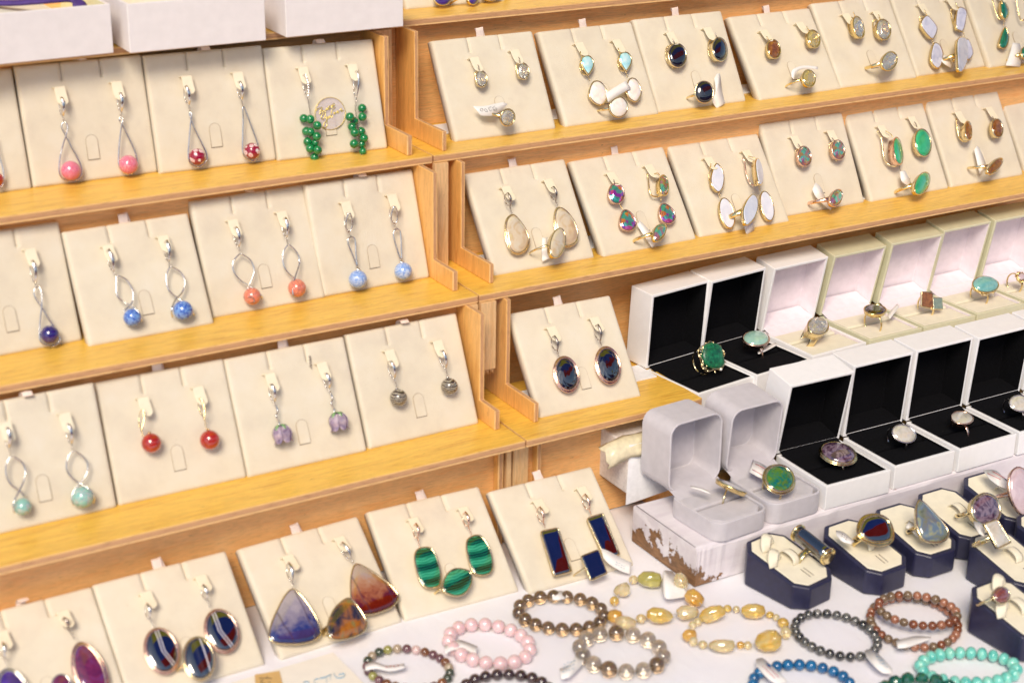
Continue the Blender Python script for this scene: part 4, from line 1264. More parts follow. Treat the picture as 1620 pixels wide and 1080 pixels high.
for side, cp, ch, fc in (('left', ((430, 607), (434.5, 637)), [(436, 641), (441, 667)], (443.6, 684)), ('right', ((517, 590), (520.5, 616)), [(523, 621), (528, 646)], (532.5, 664.5))):
    t, f = earring('L3c', 'silver earring with hanging violet glass flower, %s on its card' % side, cp[0])
    clasp(t, f, cp[0], cp[1], SILVER, style='bar'); links(t, f, [(cp[1][0], cp[1][1] + 1), ch[0]], DSILVER)
    wire(t, f, [ch[0], (ch[0][0] + 3, ch[0][1] + 9), (ch[0][0] + 1, ch[0][1] + 17, .1), ch[1], (ch[1][0] + 1, ch[1][1] + 6)], SILVER, r=.05)
    C0 = f.px(fc[0], fc[1] - 11, .45)
    for k in range(6):
        a = 2 * PI * k / 6 + .3
        out = f.x * math.cos(a) + f.z * math.sin(a) * .75
        tan = -f.x * math.sin(a) + f.z * math.cos(a) * .75
        mb = MB()
        pts = [C0 + out * .05, C0 + out * .38 - f.y * .12, C0 + out * .50 - f.y * .42, C0 + out * .44 - f.y * .75, C0 + out * .52 - f.y * (.95)]
        P_ = spline(pts, 3)
        mb.tube(P_, [(.03, .06 + .26 * math.sin(PI * min(1, (i + 1) / len(P_)) * .93)) for i in range(len(P_))], seg=8, flat=out)
        part('petal', mb, PETAL, t)
    for k in range(5):
        a = 2 * PI * k / 5
        out = f.x * math.cos(a) + f.z * math.sin(a) * .8
        mb = MB(); mb.tube(spline([C0 + f.y * .06, C0 + out * .26 + f.y * .02, C0 + out * .46 - f.y * .22], 3), [(.02, .02), (.02, .08), (.02, .11), (.02, .12), (.02, .11), (.02, .08), (.02, .02)], seg=6, flat=f.y)
        part('sepal', mb, LEAFG, t)
f = PADS['L3c']
mb = MB()
for i in range(8): torus(mb, f.px(490 + (i % 2) * 1.2 + i * .2, 564 + i * 2.5, .1), f.x if i % 2 else f.z, .045, .018, 8, 4)
single('chain_scrap', mb, DSILVER, 'short scrap of dark chain above the right flower earring', 'chain', tuple(f.px(491, 572, .1)))
for side, cp, ch, bd in (('left', ((619, 571), (624, 600)), [(624.5, 601), (628, 612)], (630.5, 629, 14)), ('right', ((700.5, 554), (705, 584)), [(705.5, 585), (708, 594)], (711, 611, 13.6))):
    t, f = earring('L3d', 'silver earring with black and cream striped ball, %s on its card' % side, cp[0])
    clasp(t, f, cp[0], cp[1], SILVER); links(t, f, ch, DSILVER)
    c, r = bead(t, f, bd[0], bd[1], bd[2], ZEBRA)
    mb = MB(); mb.ball(c + f.y * (r + .03), .1, (1, .7, 1), 10, 6, f); part('bead_cap', mb, SILVER, t)

# ---- cards on the table
def drop(pad, label, cp, ch, out_, ms, mm, hgt=.14, depth=.22, style='cab', smooth=True, h=.5, wide=0, bez=.055, cm=None, yw=0, wd=.075):
    t, f = earring(pad, label, cp[0])
    clasp(t, f, cp[0], cp[1], cm or mm, wd=wd)
    links(t, f, ch, cm or mm)
    if isinstance(out_, tuple): g = f.turned(f.px(out_[0], out_[1], h), yw); o_ = ell(g, *out_)
    else:
        cu = sum(p[0] for p in out_) / len(out_); cv = sum(p[1] for p in out_) / len(out_)
        g = f.turned(f.px(cu, cv, h), yw); o_ = poly(g, out_, smooth)
    gem(t, g, o_, ms, mm, hgt, depth, style, bez, wide=wide)
    return t, f
drop('Ta', 'silver earring with an indigo oval, cut by the bottom left corner', ((4, 1015), (7, 1041)), [(7.5, 1042), (11, 1055)], (22, 1096, 20, 36, -18), VIOLETB, SILVER, wide=.12)
drop('Ta', 'rose gold earring with a long plum oval in a broad frame', ((101, 976), (108, 994)), [(108.5, 995), (118, 1010)], (143, 1064, 20, 46, -20), PURPLE, ROSE, wide=.14, cm=DSILVER)
drop('Tb', 'oval black earring with white lines, left of the three on its card', ((232.5, 954), (237.5, 979)), [(238, 980), (243, 991)], (256, 1028.5, 23.5, 33.5, -15), ONYXL, ROSE, wide=.06, cm=SILVER)
drop('Tb', 'oval black earring with white lines, right of the three on its card', ((321.5, 924), (328, 949)), [(328.5, 950), (332, 960)], (351, 997, 23, 32, -18), ONYXL, ROSE, wide=.06, cm=SILVER)
drop('Tc', 'large triangular blue grey agate earring, left on its card', ((457, 889), (463, 920)), [(463, 921), (463.5, 930)], px3([(320, 625), (360, 655), (400, 710), (437, 775), (452, 825), (440, 855), (400, 876), (350, 886), (290, 886), (240, 882), (210, 862), (208, 825), (225, 770), (262, 690), (290, 645)], (360, 730)), AGATEB, PGOLD, hgt=.16, cm=SILVER)
drop('Tc', 'large triangular brown and red agate earring, right on its card', ((541.5, 857), (556, 885)), [(556.5, 886), (563, 892)], px3([(628, 503), (680, 522), (740, 562), (790, 600), (825, 640), (830, 668), (800, 706), (745, 730), (700, 742), (660, 742), (630, 725), (608, 680), (603, 620), (607, 550)], (360, 730)), AGATER, PGOLD, hgt=.16, cm=SILVER)
drop('Td', 'barrel shaped banded malachite earring, left on its card', ((658, 827), (661, 852)), [(661.5, 853), (664, 865)], px3([(955, 422), (995, 427), (1022, 480), (1038, 550), (1032, 598), (1005, 612), (970, 610), (945, 585), (925, 530), (915, 470), (925, 435)], (360, 730)), MALACH, PGOLD, hgt=.1, cm=ROSE)
drop('Td', 'barrel shaped banded malachite earring, right on its card', ((736, 809), (741, 833)), [(741.5, 834), (746, 846)], px3([(1185, 372), (1228, 362), (1258, 390), (1283, 445), (1292, 510), (1275, 543), (1228, 550), (1198, 530), (1175, 460), (1168, 400)], (360, 730)), MALACH, PGOLD, hgt=.1, cm=ROSE)
drop('Te', 'black rectangular earring in gold rim, left on its card', ((854, 801), (859.5, 826)), [(860, 827), (862.5, 835)], [(856, 841), (882.5, 835.5), (903.5, 903), (877, 910)], ONYX, PGOLD, hgt=.09, style='cab', smooth=False, cm=ROSE)
drop('Te', 'black rectangular earring in gold rim, right on its card', ((925.5, 781), (932.5, 807)), [(933, 808), (935.5, 815)], [(929.5, 820.5), (953.5, 812.5), (979.5, 876), (957, 882)], ONYX, PGOLD, hgt=.09, style='cab', smooth=False, cm=ROSE)

# ---- right unit
def ring(label, base, cpx, out_, ms, mm, h=1.15, yw=0, pt=0, rl=0, br=.85, hgt=.18, depth=.2, style='cab', smooth=True, bez=.05, wid=(.05, .07), tag=None, tagtext=None, noband=False, wide=0, prongs=0, tagat=None, group='rings hung on the cards'):
    o0 = base.px(cpx[0], cpx[1], h)
    g = base.turned(o0, yw, pt)
    t = thing('ring', label, 'ring', tuple(o0), group)
    if isinstance(out_, tuple): o_ = ell(g, *out_)
    else: o_ = poly(g, out_, smooth)
    gem(t, g, o_, ms, mm, hgt, depth, style, bez, wide=wide)
    if not noband:
        a = math.radians(rl)
        ax = g.x * math.cos(a) + g.y * math.sin(a)
        c = o0 - g.z * (br + depth * .7)
        mb = MB(); n = 30
        side = g.z.cross(ax)
        mb.tube([c + g.z * (br * math.cos(2 * PI * i / n)) + ax * (br * math.sin(2 * PI * i / n)) for i in range(n)], [(wid[1] * (1 + .9 * max(0, math.cos(2 * PI * i / n)) ** 3), wid[0]) for i in range(n)], closed=True, seg=7, flat=side.normalized())
        part('band', mb, mm, t)
    if tag: tag_part(t, base, tag, h * .6 if tagat is None else tagat, tagtext)
    return t
def tag_part(t, fr, pts, h, text=None, mat=None, curl=.08):
    """a paper strip: quads between its two long edges, gently curled"""
    m_ = len(pts) // 2
    A = [fr.px(u, v, h + curl * math.sin(i * 1.7)) for i, (u, v) in enumerate(pts[:m_])]
    B_ = [fr.px(u, v, h + curl * math.sin(i * 1.7 + .3)) for i, (u, v) in enumerate(pts[m_:][::-1])]
    A, B_ = spline(A, 4), spline(B_, 4)
    b = MB(); n = len(A)
    b.add(A + B_, [[i, i + 1, n + i + 1, n + i] for i in range(n - 1)])
    o = part('price_tag', b, mat or TAGM, t)
    sm = o.modifiers.new('s', 'SOLIDIFY'); sm.thickness = .0002; sm.offset = 0
    for col_, strokes in (text or []):
        b = MB()
        for st in strokes: b.tube([fr.px(u, v, h + .10) for u, v in st], (.022, .006), seg=4, flat=fr.z)
        part('tag_writing', b, col_, t)
    return o
def rows_text(p0, dx, dy, n=3, m_=5, s_=.55):
    """rows of tiny pen strokes along the tag"""
    out = []
    for j in range(n):
        for i in range(m_):
            x = p0[0] + dx[0] * i + dy[0] * j; y = p0[1] + dx[1] * i + dy[1] * j
            out.append([(x, y), (x + dx[0] * s_, y + dx[1] * s_ - (.8 if i % 2 else -.6))])
    return out

# top right shelf
for side, c_, hk in (('left', (761.5, 125, 8.2, 12, -8), (756, 103)), ('right', (827.5, 113, 8.5, 12, -8), (820.5, 91))):
    t, f = earring('R1a', 'gold earring with clear faceted oval crystal, %s on its card' % side, hk)
    wire(t, f, [(hk[0], hk[1], .25), (hk[0] + 1.5, hk[1] + 3, .4), (hk[0] + 2, hk[1] + 8, .1)], DSILVER, h=.6, r=.03, name='ear_wire')
    wire(t, f, [(hk[0] + 2, hk[1] + 8), (hk[0] - 4, hk[1] + 12, -.2), (hk[0] - 3, hk[1] + 26, -.2), (hk[0] + 4, hk[1] + 34)], GOLD, h=.45, r=.035, name='clasp')
    g = f.turned(f.px(c_[0], c_[1], .6)); gem(t, g, ell(g, *c_), CRYSTAL, PGOLD, .16, .25, 'facet')
nine = [(740 + a / 18, 150 + b_ / 18) for a, b_ in [(770, 450), (820, 440), (830, 390), (790, 380), (765, 420), (770, 450), (730, 440), (710, 360), (770, 320)]]
five = [(740 + a / 18, 150 + b_ / 18) for a, b_ in [(680, 430), (640, 470), (610, 420), (590, 380), (640, 350), (670, 350)]]
zer1 = [(740 + a / 18, 150 + b_ / 18) for a, b_ in [(560, 490), (500, 480), (460, 420), (500, 400), (545, 430), (560, 490)]]
zer2 = [(740 + a / 18, 150 + b_ / 18) for a, b_ in [(430, 470), (380, 470), (350, 430), (380, 390), (420, 400), (435, 440), (430, 470)]]
ring('gold ring with round clear crystal and a white handwritten price tag', PADS['R1a'], (803, 186), (803, 186, 10.5, 12.5, 10), CRYSTAL, GOLD, h=1.3, yw=0, pt=-20, br=.8, style='facet', rl=-20,
     tag=[(748, 168), (765, 168), (784, 164), (796, 162), (803, 165), (793, 174), (779, 183), (761, 183)], tagtext=[(INKK, [nine, five, zer1, zer2])], tagat=.75)
for side, a_, b2 in (('left', (929, 103, 9, 13, -8), (946, 148, 13.5, 17.5, -10)), ('right', (989, 97.5, 9, 13.5, -5), (1002, 143, 11, 17, -8))):
    t, f = earring('R1b', 'gold earring of pale blue teardrop above a white baroque pearl, %s on its card' % side, (a_[0] - 11, a_[1] - 20))
    x, y = a_[0], a_[1]
    wire(t, f, [(x - 11, y - 21, .3), (x - 10, y - 16, .35), (x - 8, y - 10, .1), (x - 12, y, -.3), (x - 9, y + 12, -.3), (x - 2, y + 16)], GOLD, h=.45, r=.035, name='ear_wire')
    g = f.turned(f.px(x, y, .55)); gem(t, g, poly(g, [(x - 6, y - 12), (x + 3, y - 13), (x + 9, y - 5), (x + 8, y + 4), (x + 3, y + 13), (x, y + 13), (x - 7, y + 2), (x - 9, y - 6)]), LARIMAR, GOLD, .14)
    links(t, f, [(x + 1, y + 16), (x + 4, y + 26)], GOLD)
    x, y = b2[0], b2[1]; w_, h_ = b2[2], b2[3]
    g = f.turned(f.px(x, y, .5)); gem(t, g, poly(g, [(x - w_ * .6, y - h_ * .9), (x + w_ * .2, y - h_), (x + w_ * .9, y - h_ * .3), (x + w_, y + h_ * .4), (x + w_ * .4, y + h_), (x - w_ * .4, y + h_ * .8), (x - w_, y + h_ * .1)]), PEARL, PGOLD, .2)
ring('gold ring with a cream baroque pearl and folded cream tag', PADS['R1b'], (978, 170), [(966, 165), (972, 158), (982, 155), (990, 162), (992, 173), (985, 183), (974, 184), (966, 176)], PEARL, PGOLD, h=1.2, pt=-15, br=.8,
     tag=[(958, 148), (970, 140), (990, 128), (998, 140), (980, 150), (962, 162)], tagat=.85)
for side, c_ in (('left', (1071.5, 88, 13.5, 18, -6)), ('right', (1138.5, 78.5, 11, 18, -6))):
    t, f = earring('R1c', 'dark blue oval striped stone earring in gold, %s on its card' % side, (c_[0] - 6, c_[1] - 25))
    x, y = c_[0], c_[1]
    wire(t, f, [(x - 7, y - 26, .3), (x - 5, y - 21, .3), (x - 3, y - 17, .1)], DSILVER, h=.5, r=.03, name='ear_wire')
    wire(t, f, [(x - 5, y - 17, -.1), (x - 17, y - 12, -.3), (x - 17, y + 8, -.3), (x - 6, y + 20, -.1)], PGOLD, h=.45, r=.05, name='clasp')
    g = f.turned(f.px(x, y, .6), 0 if side == 'left' else 18); gem(t, g, ell(g, *c_), BLACKST, PGOLD, .24, .3)
ring('gold ring with a nearly black oval stone and pink tag', PADS['R1c'], (1114, 146), (1114, 146, 14, 16.5, -5), BLACKST, PGOLD, h=1.3, yw=-15, pt=-5, br=.85, hgt=.22,
     tag=[(1130, 124), (1132, 145), (1127, 160), (1134, 172), (1147, 164), (1142, 142), (1139, 118), (1134, 117)], tagat=.5)
for lab, c_, ms in (('gold earring with brown oval crystal, left on its card', (1224, 78, 9.5, 14.5, -12), BCRYST), ('gold earring with yellow oval crystal, right on its card', (1287, 62, 9, 13.5, -14), YCRYST)):
    t, f = earring('R1d', lab, (c_[0] - 10, c_[1] - 22))
    x, y = c_[0], c_[1]
    wire(t, f, [(x - 11, y - 20, .3), (x - 9, y - 16, .3), (x - 6, y - 13, .1)], GOLD, h=.5, r=.03, name='ear_wire')
    wire(t, f, [(x - 6, y - 13), (x - 13, y - 4, -.3), (x - 8, y + 12, -.3), (x + 1, y + 15)], GOLD, h=.45, r=.04, name='clasp')
    g = f.turned(f.px(x, y, .6), 10); gem(t, g, ell(g, *c_), ms, GOLD, .16, .25, 'facet')
ring('gold ring with yellow oval crystal and a looped tag', PADS['R1d'], (1279.5, 124), (1279.5, 124.5, 9.5, 13, -8), YCRYST, GOLD, h=1.3, yw=15, pt=-5, br=.85, style='facet',
     tag=[(1252, 122), (1254, 110), (1272, 104), (1294, 106), (1294, 110), (1272, 109), (1260, 115), (1256, 126)], tagat=.9)
for side, c_, yw_ in (('left', (1358, 43.5, 7.5, 17, -14), 40), ('right', (1397.5, 47, 10.5, 15.5, -12), 0)):
    t, f = earring('R1e', 'gold earring with clear pear crystal, %s on its card' % side, (c_[0] - 12, c_[1] - 20))
    x, y = c_[0], c_[1]
    wire(t, f, [(x - 8, y - 24, .3), (x - 6, y - 19, .2), (x - 5, y - 14, .0)], GOLD, h=.5, r=.03, name='ear_wire')
    wire(t, f, [(x - 6, y - 14), (x - 16, y - 14, -.3), (x - 14, y + 8, -.3), (x - 2, y + 18)], GOLD, h=.45, r=.05, name='clasp')
    g = f.turned(f.px(x, y, .7), yw_ * .5); gem(t, g, ell(g, *c_), CRYSTAL, GOLD, .18, .3, 'facet')
ring('gold ring with a clear pear crystal on the top right shelf', PADS['R1e'], (1407, 97), (1407, 97, 11, 15, 25), CRYSTAL, GOLD, h=1.4, yw=18, pt=-10, br=.85, style='facet', rl=10, wid=(.06, .12))
for side, A_, B2 in (('left', [(1457.5, 40), (1464, 27), (1470, 29), (1481, 44), (1478, 57), (1472, 60)], [(1473, 94), (1477, 71), (1485, 72), (1490, 85), (1487, 104), (1481, 107)]),
                     ('right', [(1512.5, 42), (1515, 16), (1523, 14), (1528, 22), (1523, 47), (1518, 48)], [(1530, 63), (1538, 83), (1532, 94), (1526, 85)])):
    t, f = earring('R1f', 'gold earring of two lavender grey slabs, %s on its card' % side, A_[0])
    cx, cy = sum(p[0] for p in A_) / 6, sum(p[1] for p in A_) / 6
    wire(t, f, [(cx - 8, cy - 27, .3), (cx - 6, cy - 22, .3), (cx - 2, cy - 15, .1)], GOLD, h=.5, r=.03, name='ear_wire')
    wire(t, f, [(cx - 5, cy - 14), (cx - 15, cy - 16, -.3), (cx - 12, cy + 6, -.3), (cx - 2, cy + 17)], GOLD, h=.45, r=.05, name='clasp')
    g = f.turned(f.px(cx, cy, .6)); gem(t, g, poly(g, A_), LAVST, GOLD, .1, .25, 'flat')
    links(t, f, [(cx + 3, cy + 17), (cx + 6, cy + 27)], GOLD)
    cx, cy = sum(p[0] for p in B2) / len(B2), sum(p[1] for p in B2) / len(B2)
    g = f.turned(f.px(cx, cy, .5)); gem(t, g, poly(g, B2), LAVST, GOLD, .1, .25, 'flat')
ring('gold ring with a long lavender grey slab and cream tag', PADS['R1f'], (1522, 86), [(1514, 84), (1515, 64), (1523, 60), (1529, 66), (1529, 95), (1522, 112), (1516, 110)], LAVST, GOLD, h=1.3, yw=25, br=.85, style='flat', hgt=.1, wid=(.06, .12),
     tag=[(1489, 97), (1496, 103), (1505, 108), (1507, 102), (1502, 93), (1494, 87)], tagat=.6)
t, f = earring('R1g', 'gold hoop with two deep green drops at the top right corner', (1583, 5))
wire(t, f, [(1570, 0, 0), (1577, 24, -.1), (1583, 31), (1588, 20, .1), (1584, 0, .1)], GOLD, h=.6, r=.05, name='clasp')
g = f.turned(f.px(1589, 16, .6), 15); gem(t, g, poly(g, [(1583.5, 4), (1587, 2), (1594, 14), (1594, 24), (1589, 30), (1584, 20)]), EMER, GOLD, .16)
links(t, f, [(1589, 31), (1588, 42)], GOLD)
g = f.turned(f.px(1588, 60, .5)); gem(t, g, poly(g, [(1590, 44), (1595, 58), (1592, 73), (1586, 76), (1581, 71), (1584, 58)]), EMER, GOLD, .16)
t, f = earring('R1g', 'gold hoop cut by the right picture edge, beside the deep green drops', (1610, 10))
wire(t, f, [(1607, -5, 0), (1612, 24, -.1), (1617, 33), (1624, 28, .1)], GOLD, h=.6, r=.05, name='clasp')
ring('green stone ring at the right picture edge with a cream tag', PADS['R1g'], (1622, 84), (1622, 84, 6, 9, 0), EMER, GOLD, h=1.2, br=.8, tag=[(1591, 104), (1598, 84), (1602, 68), (1613, 69), (1616, 84), (1614, 106)], tagat=.7)

# second right shelf
for side, cp, ch, o_ in (('left', ((803.6, 305), (806.7, 327)), [(807, 328), (810, 338)], px3([(205, 398), (245, 430), (300, 510), (325, 580), (305, 650), (255, 683), (200, 670), (165, 600), (152, 500), (165, 430)], (770, 260), 4.909)),
                         ('right', ((876, 295), (879, 318)), [(880, 319), (883, 326)], px3([(570, 342), (620, 370), (672, 440), (702, 520), (695, 590), (650, 625), (600, 622), (560, 560), (535, 460), (540, 370)], (770, 260), 4.909))):
    drop('R2a', 'cream teardrop stone earring in gold, %s on its card' % side, cp, ch, o_, CREAMST, PGOLD, hgt=.16, cm=DSILVER, wide=.03)
ring('gold ring with a long cream oval stone turned sideways', PADS['R2a'], (881, 385), (882, 384.5, 11, 23, 12), CREAMST, PGOLD, h=1.45, yw=20, br=.9, depth=.25, wid=(.045, .06),
     tag=[(858, 376), (857, 395), (858, 414), (880, 414), (881, 404), (866, 392), (866, 376)], tagat=.35)
t, f = earring('R2b', 'gold earring with rainbow oval over rainbow pear, left on its card', (972, 285))
wire(t, f, [(971, 284, .25), (972, 288, .2), (973, 291, 0)], DSILVER, h=.5, r=.03, name='ear_wire')
g = f.turned(f.px(975, 306.5, .6)); gem(t, g, ell(g, 975, 306.5, 11.5, 15, -5), MYSTIC, ROSE, .14, .25, 'facet')
links(t, f, [(980, 322), (985, 332)], GOLD)
g = f.turned(f.px(992, 349, .5)); gem(t, g, poly(g, px3([(1070, 360), (1110, 375), (1145, 420), (1155, 465), (1135, 500), (1095, 512), (1055, 495), (1038, 460), (1045, 400)], (770, 260), 4.909)), MYSTIC, ROSE, .14, .25, 'facet')
t, f = earring('R2b', 'open gold hoop with rainbow oval over rainbow pear, right on its card', (1036, 275))
wire(t, f, px3([(1245, 75), (1255, 120), (1262, 200), (1285, 245), (1330, 250), (1352, 238, .3)], (770, 260), 4.909), GOLD, h=.4, r=.05, name='clasp')
wire(t, f, px3([(1300, 75), (1330, 70, .2), (1345, 95, .4)], (770, 260), 4.909), GOLD, h=.6, r=.03, name='ear_wire')
g = f.turned(f.px(1049.5, 293.5, .8), 26); gem(t, g, ell(g, 1050, 293.5, 6.5, 15.5, -4), MYSTICG, GOLD, .16, .3, 'facet')
links(t, f, [(1046, 311), (1045, 320)], GOLD)
g = f.turned(f.px(1055, 338, .5)); gem(t, g, poly(g, px3([(1370, 310), (1410, 325), (1450, 370), (1458, 415), (1435, 450), (1395, 455), (1360, 430), (1345, 380), (1350, 330)], (770, 260), 4.909)), MYSTIC, ROSE, .14, .25, 'facet')
ring('gold ring with a green pear topaz and white folded tag', PADS['R2b'], (1044, 368), px3([(1390, 472), (1385, 520), (1360, 570), (1320, 598), (1300, 580), (1298, 530), (1315, 490), (1350, 470)], (770, 260), 4.909), MYSTICG, GOLD, h=1.35, yw=18, pt=-5, br=.9, style='facet', wid=(.06, .10),
     tag=[(1008, 356), (1020, 375), (1032, 392), (1043, 390), (1041, 382), (1025, 362), (1012, 349)], tagat=.4)
z7 = lambda l: px3(l, (1050, 220), 6.752)
t, f = earring('R2c', 'gold earring of white leaf stone above white oval, left on its card', (1124, 258))
wire(t, f, z7([(505, 260, .35), (500, 290, .2), (495, 330, 0), (480, 400, -.2), (500, 520, -.2)]), GOLD, h=.5, r=.03, name='ear_wire')
g = f.turned(f.px(1134.5, 283, .55)); gem(t, g, poly(g, z7([(555, 278), (590, 290), (625, 350), (636, 430), (620, 520), (590, 560), (555, 545), (512, 480), (515, 380)])), WHITEST, GOLD, .09, .22, 'flat')
links(t, f, z7([(590, 575), (605, 635)]), GOLD)
g = f.turned(f.px(1149.5, 337, .5)); gem(t, g, ell(g, 1149.8, 337.5, 10, 23.5, -14), WHITEST, GOLD, .09, .25, 'flat')
t, f = earring('R2c', 'gold hoop side on, with white oval hanging, right on its card', (1176, 250))
wire(t, f, z7([(840, 200), (862, 240), (875, 340), (895, 420), (930, 480), (990, 495, .3), (1015, 480, .5)]), ROSE, h=.35, r=.05, name='clasp')
wire(t, f, z7([(905, 185, .2), (950, 195, .4), (980, 205, .5)]), GOLD, h=.5, r=.03, name='ear_wire')
g = f.turned(f.px(1202, 270, 1.0), 34); gem(t, g, poly(g, z7([(1000, 215), (1030, 270), (1052, 380), (1045, 470), (1015, 480), (990, 380), (980, 260)])), WHITEST, PGOLD, .1, .3, 'flat')
links(t, f, z7([(1015, 490), (1030, 560)]), GOLD)
g = f.turned(f.px(1213, 326.5, .5)); gem(t, g, ell(g, 1213.3, 326.2, 9, 22.8, -13), WHITEST, GOLD, .09, .25, 'flat')
ring('gold ring with a grey white leaf shaped stone and pale tag', PADS['R2c'], (1187, 332.5), z7([(955, 600), (990, 640), (995, 730), (960, 840), (890, 915), (858, 870), (848, 770), (880, 680), (920, 620)]), WHITEST, GOLD, h=1.3, yw=22, br=.85, style='flat', hgt=.09, wid=(.06, .16),
     tag=z7([(850, 860), (880, 1005), (925, 1000), (968, 970), (955, 900), (900, 850)]), tagat=.5)
for side, c_ in (('left', (1272.5, 247.5, 9.8, 15, -8)), ('right', (1326, 237.5, 9.3, 14.8, -8))):
    t, f = earring('R2d', 'gold earring with rose and green oval crystal, %s on its card' % side, (c_[0] - 10, c_[1] - 18))
    x, y = c_[0], c_[1]
    wire(t, f, [(x - 10, y - 20, .3), (x - 8, y - 17, .3), (x - 5, y - 14, .1)], DSILVER, h=.5, r=.03, name='ear_wire')
    wire(t, f, [(x - 5, y - 14), (x - 14, y - 8, -.25), (x - 11, y + 10, -.25), (x - 2, y + 17)], PGOLD, h=.45, r=.045, name='clasp')
    g = f.turned(f.px(x, y, .6), 12); gem(t, g, ell(g, *c_), MYSTICG, ROSE, .16, .25, 'facet')
ring('gold ring with rose green crystal facing right, white tag around it', PADS['R2d'], (1322, 314), (1322.5, 313.5, 8, 14, 25), MYSTICG, ROSE, h=1.5, yw=22, pt=-5, br=.9, style='facet', wid=(.06, .12),
     tag=[(1285, 300), (1291, 312), (1304, 325), (1314, 333), (1316, 326), (1306, 313), (1299, 297), (1290, 289)], tagat=.5)
t, f = earring('R2e', 'open gold hoop with a green oval seen edge on, left on its card', (1390, 212))
wire(t, f, px3([(580, 640), (600, 680), (610, 760), (630, 800), (665, 812, .3), (690, 800, .5)], (1200, 0)), PGOLD, h=.4, r=.06, name='clasp')
wire(t, f, px3([(620, 640, .2), (645, 655, .4), (655, 670, .5)], (1200, 0)), GOLD, h=.5, r=.03, name='ear_wire')
g = f.turned(f.px(1419, 238.5, .9), 28); gem(t, g, ell(g, 1420.5, 239, 6.5, 21, -8), CHRYSO, ROSE, .2, .4)
t, f = earring('R2e', 'gold earring with a bright green oval facing front, right on its card', (1449, 196))
wire(t, f, px3([(760, 595, .35), (768, 605, .3), (775, 625, .1)], (1200, 0)), DSILVER, h=.5, r=.03, name='ear_wire')
g = f.turned(f.px(1460, 226, .65), 8); gem(t, g, ell(g, 1460, 226, 12, 21, -8), CHRYSO, PGOLD, .22, .3)
ring('gold ring with a bright green oval facing right', PADS['R2e'], (1458, 290.5), (1458.5, 290.5, 10, 18.5, 24), CHRYSO, GOLD, h=1.5, yw=22, br=.9, hgt=.2, depth=.25, wid=(.08, .12),
     tag=[(1424, 271), (1426, 286), (1436, 294), (1442, 290), (1436, 278), (1432, 270)], tagat=.8)
t, f = earring('R2f', 'gold hoop with smoky stone seen from the side, left on its card', (1512, 190))
wire(t, f, px3([(965, 580), (970, 630), (980, 670), (1000, 690), (1020, 688, .3)], (1200, 0)), GOLD, h=.4, r=.06, name='clasp')
g = f.turned(f.px(1531, 207, .8), 26); gem(t, g, ell(g, 1531.5, 207, 5, 14.5, -4), BCRYST, PGOLD, .16, .35, 'facet')
t, f = earring('R2f', 'gold earring with smoky brown oval facing front, right on its card', (1570, 183))
wire(t, f, px3([(1140, 565, .3), (1145, 575, .3), (1150, 585, .1)], (1200, 0)), DSILVER, h=.5, r=.03, name='ear_wire')
g = f.turned(f.px(1577.5, 203, .65), 10); gem(t, g, ell(g, 1577.5, 203, 8, 14.5, -8), BCRYST, PGOLD, .16, .3, 'facet')
ring('gold ring with smoky brown oval tilted to the right', PADS['R2f'], (1574, 263), (1574, 263, 6.5, 16, 42), BCRYST, PGOLD, h=1.5, yw=22, pt=-15, br=.9, style='facet', wid=(.06, .1),
     tag=[(1541, 237), (1546, 258), (1550, 276), (1557, 277), (1560, 262), (1552, 240), (1546, 230)], tagat=.5)
for side, cp, ch, c_, w_ in (('left', ((877.5, 531), (881.5, 556)), [(882, 557), (884.5, 565)], (896.5, 591.5, 16.5, 25, -12), (893, 592)), ('right', ((946, 513), (949.5, 540)), [(950, 541), (951.5, 547)], (962.5, 577, 16.5, 26, -10), (959, 577))):
    drop('R3a', 'black checker cut oval earring in rose gold, %s on its card' % side, cp, ch, c_, ONYXC, ROSE, hgt=.24, depth=.3, style='check', cm=DSILVER, wide=.09)
ring('ring with an indigo oval cut off by the top picture edge', PADS['R0a'], (700, -8), (700, -8, 14, 16, 0), VIOLETB, PGOLD, h=.8, noband=True)
ring('gold ring seen edge on with blue stone at the top picture edge', PADS['R0a'], (746, -6), (748, -6, 8, 13, 0), VIOLETB, GOLD, h=.9, yw=18, br=.8)
ring('white stone ring at the top picture edge, right of the blue one', PADS['R0a'], (776, -10), (776, -10, 14, 11, 0), WHITEST, PGOLD, h=.6, noband=True)

# rings hung on the table cards
ring('silver ring with a small plum oval at the bottom left corner', PADS['Ta'], (97, 1084), (97, 1084, 14, 17, 0), PURPLE, SILVER, h=1.1, br=.8)
ring('ring with a black oval and one pale band, between its two striped earrings', PADS['Tb'], (315, 1041), (315, 1041, 22, 32, -6), ONYXR, PGOLD, h=1.2, br=.9, wide=.05)
ring('ring with a mottled brown triangular agate between the large agate earrings', PADS['Tc'], (550, 980), px3([(585, 668), (625, 695), (665, 755), (677, 795), (655, 832), (600, 856), (540, 866), (505, 855), (493, 815), (500, 765), (530, 710)], (360, 730)), AGATEM, PGOLD, h=1.1, yw=12, br=.9, hgt=.2, wid=(.06, .2))
ring('ring with a cushion shaped malachite between the malachite earrings', PADS['Td'], (722, 921), px3([(1100, 528), (1145, 525), (1185, 542), (1188, 590), (1160, 635), (1120, 652), (1065, 636), (1052, 605), (1068, 560)], (360, 730)), MALACH, PGOLD, h=1.0, yw=8, br=.85, hgt=.14)
